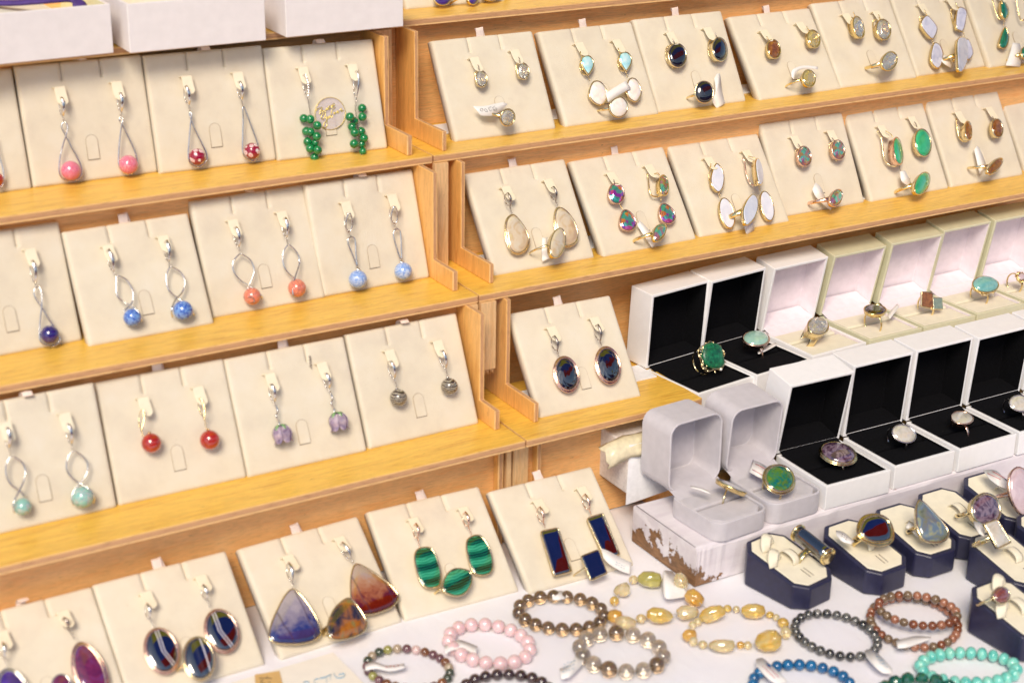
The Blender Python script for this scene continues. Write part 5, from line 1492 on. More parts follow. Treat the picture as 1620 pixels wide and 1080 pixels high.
ring('ring with a black rectangular stone and a white paper tag', PADS['Te'], (939, 893), [(920, 880), (945.5, 870), (959.5, 906), (935, 917)], ONYX, PGOLD, h=1.1, br=.85, style='flat', smooth=False, hgt=.1, wid=(.04, .05),
     tag=px3([(588, 422), (625, 435), (680, 465), (738, 492), (730, 548), (680, 530), (630, 500), (600, 470)], (760, 730)), tagat=.8, tagtext=[(INK, rows_text((975, 888), (4, 2.2), (-1, 3.5), 2, 4))])

# ------------------------------------------------------------------ rings in the boxes
GB = 'rings standing in the ring boxes'
def bf(n): return BOXES[n][0]
def vine(t, g, a, b_, mm, k=9, seed=1):
    """twisted metal stems and leaves around a stone lying in the plane of g"""
    rnd = random.Random(seed)
    mb = MB()
    for j in range(3):
        pts = []
        for i in range(22):
            an = 2 * PI * i / 22
            q = 1 + .13 * math.sin(an * (3 + j) + j * 2 + seed) + rnd.uniform(-.05, .05)
            pts.append(g.w(a * q * math.cos(an), b_ * q * math.sin(an), -.05 + .1 * math.sin(an * 4 + j)))
        mb.tube(spline(pts, 2, True), .035, closed=True, seg=5)
    for i in range(k):
        an = 2 * PI * i / k
        c = g.w(a * 1.08 * math.cos(an), b_ * 1.08 * math.sin(an), 0)
        mb.ball(c, .1, (1.1, .6, .35), 8, 5, g.turned(c, 0, 0, math.degrees(an)))
    part('vine_setting', mb, mm, t)
t = ring('gold vine ring with rough green crystal in the leftmost black lined box', bf('b1'), (1127, 565), px3([(412, 515), (450, 500), (492, 515), (505, 560), (510, 605), (480, 628), (430, 612), (405, 570)], (980, 380)), CHROM, None, h=2.6, pt=-60, br=.85, hgt=.25, rl=0, noband=True, group=GB)
g = bf('b1').turned(bf('b1').px(1127, 565, 2.6), 0, -60); vine(t, g, .95, .85, PGOLD, 11, 3)
mb = MB(); torus(mb, g.w(-.1, -.1, -.95), bf('b1').x, .8, .06, 24, 6); part('band', mb, PGOLD, t)
mb = MB(); torus(mb, g.w(-.75, -.35, -.1), g.z, .2, .06, 10, 6); mb.ball(g.w(-.85, -.5, .0), .16, (1.3, .6, .4), 8, 5, g); part('metal_leaf', mb, PGOLD, t)
mb = MB(); mb.ball(g.w(.35, -.85, .02), .1, seg=10, rings=6); part('seed_pearl', mb, PEARL, t)
ring('gold ring with pale green oval dome in the second black lined box', bf('b2'), (1196, 537), (1196, 536, 20, 11, 3), AMAZ, ROSE, h=2.5, pt=-10, br=.85, hgt=.35, rl=90, group=GB, bez=.07,
     tag=[(1198, 557), (1212, 548), (1227, 542), (1229, 546), (1214, 554), (1200, 560)], tagat=1.7)
ring('broad ring with a clear round crystal in the lilac lined white box', bf('b3'), (1294, 516), (1294, 516, 16, 13, 10), CRYSTAL, PGOLD, h=2.7, pt=-28, yw=10, br=.8, hgt=.35, depth=.5, rl=60, style='facet', wid=(.07, .24), group=GB)
t = ring('gold basket ring with a black oval stone in the first olive box', bf('b4'), (1384.5, 490), (1384.5, 490, 17, 7.5, 3), ONYX, GOLD, h=2.75, pt=-5, br=.8, hgt=.12, style='facet', rl=90, group=GB,
     tag=[(1404, 498), (1412, 488), (1419, 481), (1423, 484), (1416, 494), (1408, 504)], tagat=2.2)
g = bf('b4').turned(bf('b4').px(1384.5, 494, 2.45), 0, -5); vine(t, g, .62, .5, GOLD, 8, 5)
ring('gold ring with a square brown topaz in the second olive box', bf('b5'), (1466, 476), px3([(797, 500), (848, 505), (845, 578), (797, 568)], (1200, 300)), BCRYST, PGOLD, h=2.5, yw=-25, pt=-65, br=.8, hgt=.12, style='flat', smooth=False, rl=0, noband=True, group=GB)
t = thing('ring_shank', 'thick square gold shank of the brown topaz ring in the olive box', 'ring', tuple(bf('b5').px(1484, 479, 2.4)))
bpy.data.objects.remove(t)
g = bf('b5').turned(bf('b5').px(1484, 480, 2.3), 10, -65)
tt = [o for o in bpy.data.objects if o.get('label', '') == 'gold ring with a square brown topaz in the second olive box'][0]
mb = MB(); mb.prism(g, [(-.45, -.42), (.45, -.42), (.45, .42), (-.45, .42)], -.3, .02); part('gold_block', mb, PGOLD, tt, bevel=.05)
mb = MB(); torus(mb, g.w(-.2, -.1, -.95), bf('b5').x, .75, .07, 24, 6); part('band', mb, PGOLD, tt)
t = ring('gold ring with a turquoise oval dome in the third olive box', bf('b6'), (1559, 452), (1559, 450, 20, 12, 4), TURQ, GOLD, h=2.7, pt=-28, br=.8, hgt=.35, rl=90, group=GB)
g = bf('b6').turned(bf('b6').px(1558, 454, 2.6), 0, -28); vine(t, g, .85, .62, PGOLD, 10, 8)
t = ring('small gold ring with pink stones in the olive box at the right edge', bf('b7'), (1616, 438), (1616, 438, 6, 5, 0), PINKST, GOLD, h=2.6, pt=-40, br=.7, rl=90, group=GB)
g = bf('b7').turned(bf('b7').px(1616, 438, 2.6), 0, -40); vine(t, g, .4, .35, GOLD, 7, 2)
ring('gold ring with a large mottled violet dome in the first black lined front box', bf('f1'), (1326, 718), (1326, 717, 27, 15, 14), AMETH, PGOLD, h=2.15, pt=-12, br=.8, hgt=.38, rl=90, group=GB, bez=.09, wide=.04)
ring('silver ring with upright milky oval stone in the second front box', bf('f2'), (1430, 686), (1430, 686, 18.5, 13, 20), MOON, SILVER, h=2.5, pt=-40, yw=-8, br=.85, hgt=.18, rl=90, group=GB)
ring('silver ring with a flat lying pale oval stone in the third front box', bf('f3'), (1523, 663), (1522, 661, 17, 9.5, 6), MOON, ROSE, h=2.3, pt=-10, br=.8, hgt=.12, rl=90, group=GB, depth=.28)
ring('silver ring with a milky stone at the right picture edge, front box', bf('f4'), (1614, 638), (1614, 638, 17, 12, 10), MOON, SILVER, h=2.6, pt=-35, yw=-8, br=.85, hgt=.2, rl=90, group=GB)
# grey boxes
g0 = bf('g1')
P1, P2 = g0.px(1134, 758, 2.35), g0.px(1180, 780, 1.75)
d = (P2 - P1); cc = (P1 + P2) / 2
nrm = d.cross(ray(1157, 769)).normalized()
if nrm.z < 0: nrm = -nrm
nrm = (nrm - ray(1157, 769).normalized() * .12).normalized()
x_ = (d - nrm * d.dot(nrm)).normalized()
gd = Fr(cc, x_, nrm.cross(x_), nrm)
t = thing('ring', 'gold ring with its flat oval stone seen edge on, in the first grey box', 'ring', tuple(cc), GB)
rad = d.length / 2
gem(t, gd, [(rad * math.cos(2 * PI * i / 28), rad * .8 * math.sin(2 * PI * i / 28)) for i in range(28)], LABRA, GOLD, .08, .2, 'flat', .05)
mb = MB(); torus(mb, g0.px(1150, 790, .95) , (g0.x * .5 + g0.y * -.85), .72, .055, 26, 6); part('band', mb, PGOLD, t)
tag_part(t, g0, [(1092, 768), (1108, 771), (1122, 777), (1124, 781), (1108, 775), (1093, 771)], 1.9)
ring('rose gold ring with a blue green mottled oval in the second grey box', bf('g2'), (1233, 758), (1233, 757, 21.5, 19, 25), AZUR, PGOLD, h=2.35, pt=-30, yw=5, br=.8, hgt=.2, rl=90, group=GB, bez=.1, wide=.08,
     tag=[(1191, 727), (1203, 732), (1213, 738), (1206, 757), (1196, 752), (1185, 746)], tagat=1.9, tagtext=[(INKR, [[(1195, 733), (1210, 741)], [(1190, 742), (1206, 751)]])])

# ------------------------------------------------------------------ navy ring stands
def stand(name, x, y, rot, label, W_=3.15, L_=4.75, hb=2.25, hf=1.35, tab=True):
    c, s_ = math.cos(rot), math.sin(rot)
    fr = Fr((x, y, .02), (c, s_, 0), (-s_, c, 0), (0, 0, 1))
    t = thing('ring_stand', label, 'ring stand', tuple(fr.o), 'navy octagonal ring stands')
    def octo(i, ch): return [(ch, i), (W_ - ch, i), (W_ - i, ch), (W_ - i, L_ - ch), (W_ - ch, L_ - i), (ch, L_ - i), (i, L_ - ch), (i, ch)]
    zt = lambda yy: hf + (hb - hf) * yy / L_
    o = octo(0, .68)
    b = MB(); n = 8
    vs = [fr.w(p[0], p[1], 0) for p in o] + [fr.w(p[0], p[1], zt(p[1])) for p in o]
    b.add(vs, [[k, (k + 1) % n, n + (k + 1) % n, n + k] for k in range(n)] + [list(range(n))[::-1], [n + k for k in range(n)]], False)
    part('body', b, NAVY, t, bevel=.12, seg=3)
    o = octo(.25, .80)
    b = MB()
    vs = [fr.w(p[0], p[1], zt(p[1]) - .05) for p in o] + [fr.w(p[0], p[1], zt(p[1]) + .045) for p in o]
    b.add(vs, [[k, (k + 1) % n, n + (k + 1) % n, n + k] for k in range(n)] + [[n + k for k in range(n)]], False)
    part('top_pad', b, STANDTOP, t, bevel=.06, seg=3)
    # ring tongue curling up out of the pad and two dark strips painted as slit shade in front
    al = math.atan2(hb - hf, L_)
    tf = Fr(fr.w(W_ * .5, L_ * .5, zt(L_ * .5) + .07), fr.x, fr.y * math.cos(al) + fr.z * math.sin(al), fr.z * math.cos(al) - fr.y * math.sin(al))
    b = MB(); b.tube(spline([tf.w(0, -.55, 0), tf.w(0, -.45, .28), tf.w(0, -.1, .42), tf.w(0, .35, .36), tf.w(0, .6, .02)], 4), (.28, .04), seg=6, flat=tf.x); part('ring_tongue', b, STANDTOP, t)
    b = MB()
    for dx in (-.16, .1): b.box(tf, dx, dx + .025, -1.75, -1.0, -.01, .012)
    part('slit', b, SLITSHADE, t)
    return t, fr, tf
GS = 'rings on the navy stands'
s1, F1, T1 = stand('s1', 38.75, -24.15, .16, 'navy ring stand with a gold ring carrying a black cylinder, beside the beam')
s2, F2, T2 = stand('s2', 43.25, -24.85, .05, 'navy ring stand with a large faceted black stone ring, second from the left')
s3, F3, T3 = stand('s3', 47.0, -24.7, .0, 'navy ring stand with a pear shaped grey stone ring, third from the left')
s4, F4, T4 = stand('s4', 50.6, -24.4, .0, 'navy ring stand with a round violet stone ring, against the beam')
s5, F5, T5 = stand('s5', 49.35, -29.8, -.02, 'navy ring stand with a rectangular milky stone ring, in front of the violet one')
s6, F6, T6 = stand('s6', 54.6, -24.1, .0, 'navy ring stand with a large pink oval ring, at the right picture edge')
s7, F7, T7 = stand('s7', 45.6, -34.0, .05, 'navy ring stand with a small brown stone ring, at the bottom right corner')
s8, F8, T8 = stand('s8', 53.6, -29.3, .0, 'navy ring stand mostly outside the right picture edge, behind the bottom one')
# loops of cream strap on stand 1 and 7
for (st, tf, at) in ((s1, T1, ((-1.05, .3), (-.35, 1.5))), (s7, T7, ((-1.1, .2), (.3, 1.75)))):
    for (ax, ay) in at:
        b = MB(); b.tube(spline([tf.w(ax + .35, ay - .1, .02), tf.w(ax + .3, ay + .1, .45), tf.w(ax, ay + .05, .55), tf.w(ax - .32, ay - .25, .35), tf.w(ax - .38, ay - .45, .02)], 4), (.05, .30), seg=8, flat=tf.z); part('strap_loop', b, STANDTOP, st)
A1, A2 = F1.px(1262, 842, 2.75), F1.px(1310, 880, 2.35)
t = thing('ring', 'gold ring with a polished black cylinder across it, on the leftmost navy stand', 'ring', tuple((A1 + A2) / 2), GS)
dd = (A2 - A1).normalized()
b = MB(); b.tube([A1.lerp(A2, i / 6) for i in range(7)], .46, seg=28); part('stone_cylinder', b, ONYX, t)
b = MB(); b.tube([A1 - dd * .12, A1 - dd * .04, A1 + dd * .08], [.40, .52, .52], seg=28); part('gold_cap', b, GOLD, t)
b = MB(); b.tube([A2 - dd * .08, A2 + dd * .04, A2 + dd * .12], [.52, .52, .40], seg=28); part('gold_cap', b, GOLD, t)
b = MB(); cb = (A1 + A2) / 2 - T1.z * 1.15 - T1.x * .25
axn = T1.x
ra = T1.z; rb = T1.y.lerp(T1.x, .0)
b.tube([cb + T1.z * (.85 * math.cos(2 * PI * i / 28)) + T1.x * (.85 * math.sin(2 * PI * i / 28)) for i in range(28)], (.2, .06), closed=True, seg=8, flat=T1.y); part('band', b, GOLD, t)
def sring(lab, tf, h, cpx, o_, ms, mm, **kw): return ring(lab, tf, cpx, o_, ms, mm, h=h, group=GS, **kw)
z9 = lambda l: px3(l, (1180, 730))
sring('heavy gold ring with an irregular faceted black plate, on the second navy stand', T2, 1.35, (1385, 837), z9([(568, 305), (592, 277), (645, 268), (690, 290), (708, 335), (700, 378), (650, 390), (595, 378), (562, 345)]), ONYX, GOLD, pt=-28, br=.85, hgt=.15, style='cab', bez=.1, wide=.12, wid=(.07, .22),
      tag=z9([(440, 335), (480, 345), (528, 388), (515, 402), (470, 388), (440, 355)]), tagat=1.0, tagtext=[(INKK, rows_text((1332, 844), (3.2, 2.4), (-1, 3), 2, 3))])
sring('silver ring with a pear shaped grey green labradorite, on the third navy stand', T3, 1.55, (1473, 824), z9([(858, 195), (905, 240), (960, 300), (985, 345), (970, 378), (920, 392), (870, 378), (840, 330), (832, 250), (840, 205)]), LABRA, PGOLD, pt=-35, br=.85, hgt=.28, bez=.07, wid=(.05, .12),
      tag=z9([(780, 320), (810, 340), (840, 370), (850, 360), (830, 325), (795, 290)]), tagat=.6)
sring('gold ring with a round violet mottled stone, standing behind the milky one', T4, 1.6, (1558, 804), z9([(1165, 160), (1215, 180), (1237, 230), (1225, 280), (1180, 303), (1130, 290), (1105, 245), (1115, 190)]), AMETH, PGOLD, pt=-45, br=.9, hgt=.25, bez=.09, depth=.4, wid=(.05, .12))
sring('gold ring with a rectangular milky moonstone, third stand from the right', T5, 1.6, (1578, 845), z9([(1165, 305), (1225, 285), (1290, 392), (1228, 420)]), MOON, PGOLD, pt=-35, br=.85, hgt=.12, style='cab', smooth=False, bez=.06, wid=(.05, .08),
      tag=z9([(1110, 290), (1145, 300), (1165, 325), (1165, 365), (1140, 350), (1120, 320)]), tagat=1.2)
sring('silver ring with a large milky pink oval at the right picture edge', T6, 1.7, (1618, 778), (1618, 778, 20, 39, -14), PINKST, ROSE, pt=-50, br=.9, hgt=.3, bez=.06,
      tag=z9([(1158, 42), (1225, 45), (1290, 120), (1285, 135), (1235, 118), (1190, 85)]), tagat=1.0, tagtext=[(INKR, [[(1562, 748), (1583, 758)], [(1570, 745), (1590, 756)]])])
sring('small ring with a round red brown opal, on the bottom right navy stand', T7, 1.1, (1584, 940), (1584, 941, 12.5, 12, 0), TIGER, PGOLD, pt=-35, br=.75, hgt=.2)
b = MB(); b.tube(spline([T8.w(-.9, -1.3, .15), T8.w(-.4, -.6, .25), T8.w(-.2, .6, .2)], 4), (.3, .04), seg=6, flat=T8.x)
part('paper_strip', b, CARD, s8)

# ------------------------------------------------------------------ bead bracelets on the cloth
GBR = 'bead bracelets lying on the white cloth'
TAB = Fr((0, 0, -.03), (1, 0, 0), (0, 1, 0), (0, 0, 1))
def bracelet(label, cx, cy, a, b_, rot, rpx, mats, sc=(1, 1, 1), lift=0, gap=1.0, seed=0, tag=None, text=None, facet=False, wob=0, only=None):
    rnd = random.Random(seed + 11)
    d0 = (TAB.px(cx, cy, .4) - CAM).dot(_f)
    r = rpx * d0 / FPX
    ca, sa = math.cos(math.radians(rot)), math.sin(math.radians(rot))
    pts = []
    for i in range(360):
        t_ = 2 * PI * i / 360
        q = 1 + wob * math.sin(t_ * 3 + seed)
        x, y = a * q * math.cos(t_), b_ * q * math.sin(t_)
        pts.append(TAB.px(cx + x * ca - y * sa, cy + x * sa + y * ca, r * sc[2] + .02 + lift))
    L = [0]
    for i in range(360): L.append(L[-1] + (pts[(i + 1) % 360] - pts[i]).length)
    n = max(6, round(L[-1] / (2 * r * sc[0] * gap)))
    t = thing('bead_bracelet', label, 'bracelet', tuple(TAB.px(cx, cy, .0)), GBR)
    at = V(t['_at'])
    meshes = []
    for m_ in mats:
        mb = MB(); mb.ball((0, 0, 0), r, sc, 10 if facet else 18, 7 if facet else 12, smooth=not facet, jit=.06 if facet else 0)
        meshes.append(mesh_of(mb, m_, None, 'bead'))
    seq = []
    j = 0
    for k in range(n):
        tgt = L[-1] * k / n
        while L[j + 1] < tgt: j += 1
        q = (tgt - L[j]) / max(1e-6, L[j + 1] - L[j])
        p_ = pts[j % 360].lerp(pts[(j + 1) % 360], q)
        tang = (pts[(j + 1) % 360] - pts[j % 360])
        seq.append(p_)
        o = bpy.data.objects.new('bead', rnd.choice(meshes)); col.objects.link(o); o.parent = t
        o.location = (p_ - at) * S
        s_ = rnd.uniform(.96, 1.04)
        o.scale = (s_, s_, s_)
        o.rotation_euler = (rnd.uniform(0, 6) if sc == (1, 1, 1) else 0, rnd.uniform(-.2, .2), math.atan2(tang.y, tang.x))
    mb = MB(); mb.tube([V(p) for p in seq], .035, closed=True, seg=5); part('elastic_cord', mb, CORD, t)
    if tag: tag_part(t, TAB, tag, .55, text)
    return t, seq, r
CORD = plain('elastic_cord', (.55, .50, .46), .5)
SMOKY = stone('smoky_quartz', 'noise', [(.24, .15, .07), (.44, .30, .16), (.32, .21, .12)], 2.5, trans=.9, rough=.03, coat=1, rand=True)
SMOKY2 = stone('light_smoky_quartz', 'noise', [(.50, .40, .30), (.78, .68, .54), (.62, .52, .42)], 2.5, trans=.92, rough=.03, coat=1, rand=True)
ROSEQ = stone('rose_quartz', 'noise', [(.70, .46, .47), (.80, .60, .60)], 2, rough=.15, coat=.8, rand=True, sss=.2)
DARKB = stone('dark_brown_bead', 'noise', [(.020, .010, .012), (.07, .035, .03)], 2.5, rough=.12, coat=1, rand=True)
TM = [stone('bead_' + n, 'noise', c, 3, rough=.14, coat=.8, rand=True) for n, c in (('plum', [(.06, .02, .03), (.20, .09, .10)]), ('brown', [(.10, .03, .01), (.24, .09, .03)]), ('dark_green', [(.02, .03, .02), (.08, .10, .06)]), ('pale_pink', [(.55, .36, .34), (.70, .52, .48)]), ('tan', [(.30, .22, .14), (.45, .35, .24)]), ('moss', [(.20, .19, .04), (.36, .34, .10)]))]
CITR = stone('citrine', 'noise', [(.86, .50, .05), (.92, .66, .16), (.92, .76, .34)], 1.6, rough=.06, coat=1, trans=.6, rand=True, sss=.2)
CITRP = stone('pale_citrine', 'noise', [(.86, .68, .34), (.94, .82, .52)], 1.6, rough=.08, coat=1, trans=.6, rand=True, sss=.2)
CITRO = stone('amber_citrine', 'noise', [(.80, .42, .05), (.90, .58, .14)], 1.6, rough=.06, coat=1, trans=.5, rand=True)
CITRG = stone('olive_citrine', 'noise', [(.52, .46, .06), (.70, .64, .22)], 1.2, rough=.08, coat=1, trans=.5, rand=True)
BLKG = [stone('black_mottled_bead', 'noise', [(.006, .006, .006), (.02, .02, .018), (.30, .28, .26)], 4, rough=.1, coat=1, rand=True, lo=.35, hi=.75), stone('grey_mottled_bead', 'noise', [(.01, .01, .01), (.06, .06, .055), (.2, .19, .17)], 4, rough=.1, coat=1, rand=True)]
BRN = [stone('red_brown_bead', 'noise', [(.12, .03, .012), (.28, .09, .035)], 4, rough=.22, coat=.5, rand=True), stone('pinkish_brown_bead', 'noise', [(.24, .08, .04), (.42, .19, .11)], 4, rough=.22, coat=.5, rand=True), stone('grey_brown_bead', 'noise', [(.10, .06, .03), (.26, .17, .10)], 4, rough=.22, coat=.5, rand=True)]
BLUEB = stone('bright_blue_bead', 'noise', [(.004, .06, .18), (.008, .15, .34)], 3, rough=.2, coat=.6, rand=True)
MINTB = stone('mint_turquoise_bead', 'noise', [(.06, .42, .36), (.20, .62, .52), (.30, .60, .46)], 2.2, rough=.25, coat=.4, rand=True)
DGRN = stone('dark_green_bead', 'noise', [(.0, .05, .03), (.01, .14, .08)], 3, rough=.12, coat=1, rand=True)
bracelet('bracelet of small mixed brown and pink beads at the bottom, with a paper tag', 646, 1057, 66, 31, 6, 7.7, TM + TM[:3], seed=6,
         tag=[(578, 1050), (592, 1046), (612, 1052), (640, 1049), (641, 1056), (618, 1061), (596, 1057), (578, 1060)], text=[(INKR, rows_text((610, 1054), (6, -.5), (0, 3), 1, 4))])
bracelet('rose quartz bracelet of large pale pink beads with a white tag', 774, 1018, 65, 30, 8, 11.2, [ROSEQ], seed=1,
         tag=[(702, 1022), (716, 1014), (730, 1012), (756, 1022), (752, 1037), (735, 1026), (716, 1028), (705, 1034)])
bracelet('dark brown round bead bracelet cut by the bottom picture edge', 800, 1098, 72, 32, 0, 9.8, [DARKB], seed=2)
bracelet('upper smoky quartz bracelet with a white paper wrap among its beads', 888, 969, 68, 26, 4, 11, [SMOKY], seed=4,
         tag=[(873, 936), (884, 934), (894, 935), (895, 946), (884, 948), (874, 948)])
bracelet('lower smoky quartz bracelet of larger lighter beads with a hanging tag', 983, 1031, 66, 30, 6, 13.2, [SMOKY, SMOKY2, SMOKY2], seed=5,
         tag=px3([(385, 1010), (440, 985), (470, 940), (515, 935), (500, 985), (470, 1020), (435, 1050), (395, 1060)], (760, 730)), text=[(INK, rows_text((890, 1062), (5, -1.6), (1, -6), 3, 4))])
def nuggets(label, lst, tag=None, at=(1100, 960)):
    t = thing('bead_bracelet', label, 'bracelet', tuple(TAB.px(at[0], at[1], 0)), GBR)
    rnd = random.Random(5)
    prev = []
    for (u, v, a, b_, rot, ms) in lst:
        d0 = (TAB.px(u, v, .4) - CAM).dot(_f); ra, rb = a * d0 / FPX, b_ * d0 / FPX
        c = TAB.px(u, v, max(.16, rb) + .01)
        fr = Fr(c, RR, UU, -_f).turned(c, 0, 0, -rot)
        mb = MB()
        big = a > 12
        sg, rn = (9, 7) if big else (10, 7)
        vs = []; mb.ball((0, 0, 0), 1, (ra, rb, rb * .9), sg, rn, fr, smooth=not big, jit=.20 if big else .05)
        if big:
            k1, k2 = rnd.uniform(.12, .28), rnd.uniform(-.25, .25)
            nv = []
            for p_ in mb.v:
                x, y, z = p_.dot(fr.x), p_.dot(fr.y), p_.dot(fr.z)
                y *= 1 + k2 * x / ra; z *= 1 + k2 * x / ra
                lim = .82
                y = max(-rb * .88, min(rb * .88, y)); x = max(-ra * .92, min(ra * .92, x))
                nv.append(fr.x * x + fr.y * y + fr.z * z)
            mb.v = nv
        me = mesh_of(mb, ms, None, 'bead')
        o = bpy.data.objects.new('bead', me); col.objects.link(o); o.parent = t; o.location = (c - V(t['_at'])) * S
        if big:
            b_m = o.modifiers.new('b', 'BEVEL'); b_m.width = .0006; b_m.segments = 2; b_m.limit_method = 'ANGLE'; b_m.angle_limit = .15
        prev.append(c)
    mb = MB(); mb.tube(prev, .03, seg=5); part('elastic_cord', mb, CORD, t)
    if tag: tag_part(t, TAB, tag, .5)
q6 = lambda a, b_: (990 + a / 6, 900 + b_ / 6)
nuggets('citrine nugget bracelet with an olive bead, lying behind the smoky ones', [
    (*q6(40, 640 - 60), 0.1, .1, 0, CITR)][:0] + [
    (973, 975, 14, 13, 0, CITRO), (972, 950, 8, 8, 0, CITR), (984, 933, 15, 12, -20, CITRP), (1002, 916.5, 8, 7.5, 0, CITRP), (1028, 916, 21, 15, 3, CITRG), (1053, 918, 7, 7, 0, CITR), (1077, 920, 12, 16, -15, CITRP), (1098, 946, 18, 15, 35, CITRO),
    (1127, 970, 24, 14, -22, CITR), (1088, 968, 20, 13, -5, CITRP), (1044, 973, 24, 14, 5, CITR), (1014, 978, 9, 8, 0, CITRP), (990, 984, 19, 12, 10, CITRP)],
    tag=px3([(345, 130), (355, 30), (375, 10), (445, 20), (600, 250), (510, 270), (385, 278), (345, 200)], (990, 900), 6))
nuggets('citrine chip bracelet of yellow nuggets, right of the smoky ones', [
    (1151, 962, 7, 6.5, 0, CITR), (1165, 963, 6, 6, 0, CITRP), (1192, 966, 21, 14, 5, CITR), (1218, 972, 7, 6, 0, CITR), (1228, 976, 6, 6, 0, CITRP), (1239, 985, 10, 9, 30, CITR), (1243, 1000, 9, 11, 0, CITRP), (1216, 1013, 24, 19, -20, CITR), (1183, 1020, 7, 7, 0, CITRP), (1171.5, 1019.5, 7, 6.5, 0, CITRO),
    (1142, 1021, 23, 12, 3, CITRP), (1112, 1019, 8, 7, 0, CITRP), (1097, 1014, 7.5, 8, 0, CITRP), (1091, 1004, 13, 11, -10, CITRO), (1096, 988, 7, 7, 0, CITRP), (1104, 983, 7, 7, 0, CITRP)], at=(1160, 990))
bracelet('black and grey mottled bead bracelet with a white tag, near the navy stands', 1323, 1004, 67, 31, 14, 7.8, BLKG, seed=6,
         tag=z9([(578, 925), (610, 915), (660, 950), (715, 1010), (712, 1032), (670, 1030), (630, 1000), (590, 955)]), text=[(INK, rows_text((1386, 1037), (3.5, 2.2), (3, 5), 3, 4))])
bracelet('red brown bead bracelet, lower loop of the crossed pair', 1446, 984, 70, 38, 10, 7.2, BRN, seed=7,
         tag=z9([(735, 870), (770, 862), (830, 850), (905, 855), (900, 865), (850, 885), (790, 905), (740, 910)]))
bracelet('red brown bead bracelet, upper loop of the crossed pair', 1452, 965, 63, 23, 8, 7.2, BRN, seed=8, lift=.5)
bracelet('bright blue bead bracelet with a white tag at the bottom edge', 1269, 1084, 78, 33, 4, 9.4, [BLUEB], seed=9,
         tag=[(1196, 1042), (1206, 1040), (1216, 1048), (1236, 1066), (1246, 1078), (1226, 1080), (1208, 1066), (1196, 1052)], text=[(INKR, [[(1206, 1052), (1226, 1072)], [(1212, 1050), (1232, 1070)]])])
bracelet('mint turquoise bead bracelet at the bottom right corner', 1532, 1056, 76, 24, 2, 10.5, [MINTB], sc=(.82, 1, 1), seed=10)
bracelet('dark green bead bracelet cut by the bottom edge, before the mint one', 1452, 1098, 58, 25, 0, 11.5, [DGRN], seed=12, facet=True, lift=.1)

# paper slips on the cloth
KRAFT = plain('brown_price_sticker', (.66, .42, .16), .6)
t = thing('paper_slip', 'cream paper slip with blue handwriting and a brown price sticker', 'paper', tuple(TAB.px(480, 1070, .1)))
b = MB(); c4 = [TAB.px(u, v, .06) for u, v in ((366, 1080), (527, 1032), (592, 1097), (425, 1160))]
b.add(c4, [[0, 1, 2, 3]], False); o = part('slip', b, PAPER, t); sm = o.modifiers.new('s', 'SOLIDIFY'); sm.thickness = .0003
b = MB(); c4 = [TAB.px(u, v, .12) for u, v in ((403, 1067), (442, 1061), (449, 1090), (405, 1098))]
b.add(c4, [[0, 1, 2, 3]], False); o = part('price_sticker', b, KRAFT, t); sm = o.modifiers.new('s', 'SOLIDIFY'); sm.thickness = .0003
zp = lambda l: [(380 + a / 7.364, 1020 + c_ / 7.364) for a, c_ in l]
b = MB()
for st in ([(800, 430), (760, 425), (735, 445), (760, 480), (800, 470), (800, 430)], [(915, 392), (880, 395), (860, 420), (870, 450), (920, 455)], [(925, 385), (985, 375), (1060, 340)], [(1000, 372), (1010, 430)], [(1050, 345), (1050, 400)],
           [(1088, 325), (1125, 378), (1190, 375), (1220, 350), (1205, 330), (1150, 345)]):
    b.tube(spline([TAB.px(u, v, .105) for u, v in zp(st)], 4), (.045, .008), seg=5, flat=TAB.z)
part('blue_handwriting', b, INK, t)
b = MB()
for st in ([(220, 385), (300, 383), (365, 388)], [(300, 383), (318, 365)], [(270, 410), (235, 420), (240, 440), (290, 445)], [(330, 425), (355, 440)]):
    b.tube([TAB.px(u, v, .16) for u, v in zp(st)], (.03, .006), seg=4, flat=TAB.z)
part('sticker_writing', b, INKK, t)
# small shell bead peeping out of the middle carton
b = MB(); b.ball(f2_.w(1.6, 3.3, 2.9), .5, (1.3, .8, .7), 16, 10)
single('shell_bead', b, stone('striped_shell', 'bands', [(.70, .56, .42), (.86, .76, .66), (.55, .34, .22)], 1.5, dist=3), 'small striped shell bead on the cushion of the middle carton', 'shell', tuple(f2_.w(1.6, 3.3, 2.5)))

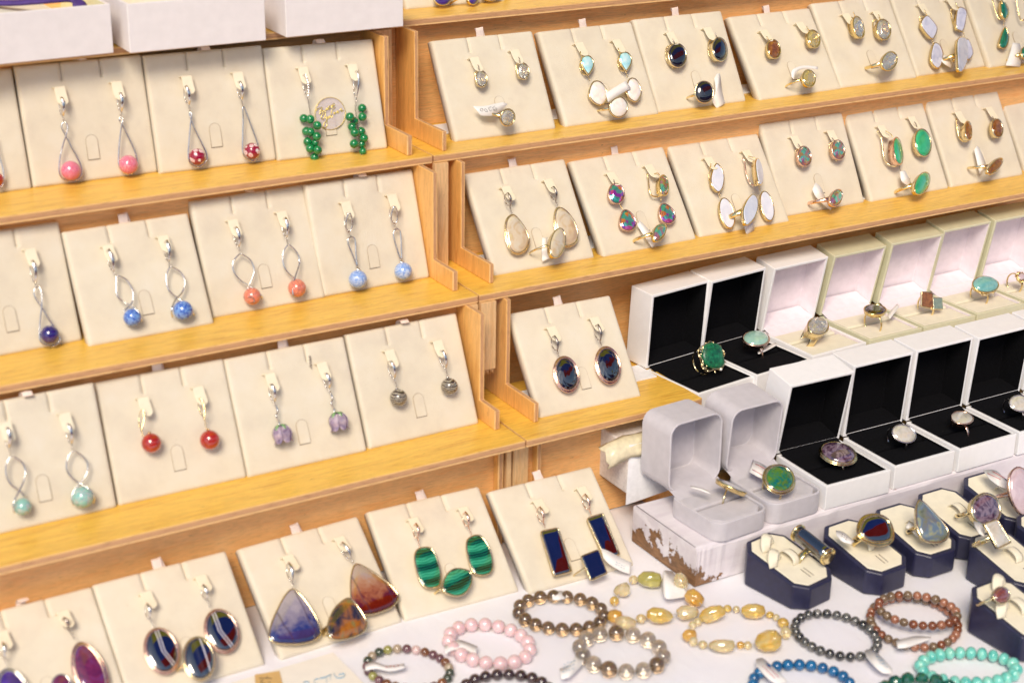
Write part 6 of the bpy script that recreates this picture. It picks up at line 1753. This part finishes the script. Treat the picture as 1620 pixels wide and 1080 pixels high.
# ------------------------------------------------------------------ unseen awning overhead and an added backdrop stall, for reflections
def fabric(name, c):
    m_, nt, b = new_mat(name)
    out = nt.nodes['Material Output']
    tl = nt.nodes.new('ShaderNodeBsdfTranslucent'); df = nt.nodes.new('ShaderNodeBsdfDiffuse'); mx = nt.nodes.new('ShaderNodeMixShader')
    n = noise(nt, coords(nt, .05), 2, 3)
    cc = ramp(nt, n, [(.3, tuple(x * .85 for x in c)), (.7, c)])
    nt.links.new(cc, tl.inputs[0]); nt.links.new(cc, df.inputs[0]); mx.inputs[0].default_value = .55
    nt.links.new(df.outputs[0], mx.inputs[1]); nt.links.new(tl.outputs[0], mx.inputs[2]); nt.links.new(mx.outputs[0], out.inputs[0])
    return m_
FY, FB, FRD, FW = fabric('yellow_awning', (.70, .64, .07)), fabric('blue_awning', (.035, .09, .48)), fabric('red_awning', (.50, .02, .012)), fabric('white_awning', (.8, .8, .8))
aw = thing('awning', 'striped awning of yellow, blue and red fabric high in front of the stall', 'awning', (60, -60, 150))
E_ = V((.31, -.95, 0)).normalized(); Lx = V((.95, .31, 0)).normalized(); O_ = V((20, -15, 150))
for (d0, d1, mat) in ((-22, 46, FY), (46, 98, FB), (98, 165, FRD)):
    b = MB(); n = 12; vs = []
    for i in range(n + 1):
        l = -20 + 260 * i / n
        for dd_ in (d0, (d0 + d1) / 2, d1):
            vs.append(O_ + E_ * dd_ + Lx * l + V((0, 0, -.06 * (dd_ + 60) + 2 * math.sin(l * .1))))
    b.add(vs, [[i * 3 + k, i * 3 + k + 1, (i + 1) * 3 + k + 1, (i + 1) * 3 + k] for i in range(n) for k in range(2)])
    part('fabric_panel', b, mat, aw)
b = MB()
for l in (-20, 240):
    p_ = O_ + E_ * 165 + Lx * l; b.tube([V((p_.x, p_.y, -80)), V((p_.x, p_.y, 138))], 2, seg=10)
part('pole', b, STEEL, aw)
ms_ = thing('reflection_backdrop', 'unseen stall added for coloured reflections, with yellow roof, blue back wall and red skirt', 'reflection backdrop', (150, -330, -80))  # unseen backdrop, added so polished stones mirror dark and coloured bands
def wall(x0, x1, y, z0, z1, mat, nm, y2=None):
    b = MB(); b.add([(x0, y, z0), (x1, y, z0), (x1, y2 or y, z1), (x0, y2 or y, z1)], [[0, 1, 2, 3]], False); o = part(nm, b, mat, ms_)
    sm = o.modifiers.new('s', 'SOLIDIFY'); sm.thickness = .01
wall(-250, 520, -330, -80, 18, FRD, 'skirt'); wall(-250, 520, -390, 18, 120, FB, 'back_wall'); wall(-250, 520, -300, 125, 170, FY, 'roof', -400)

for o in bpy.data.objects:
    if '_at' in o: del o['_at']
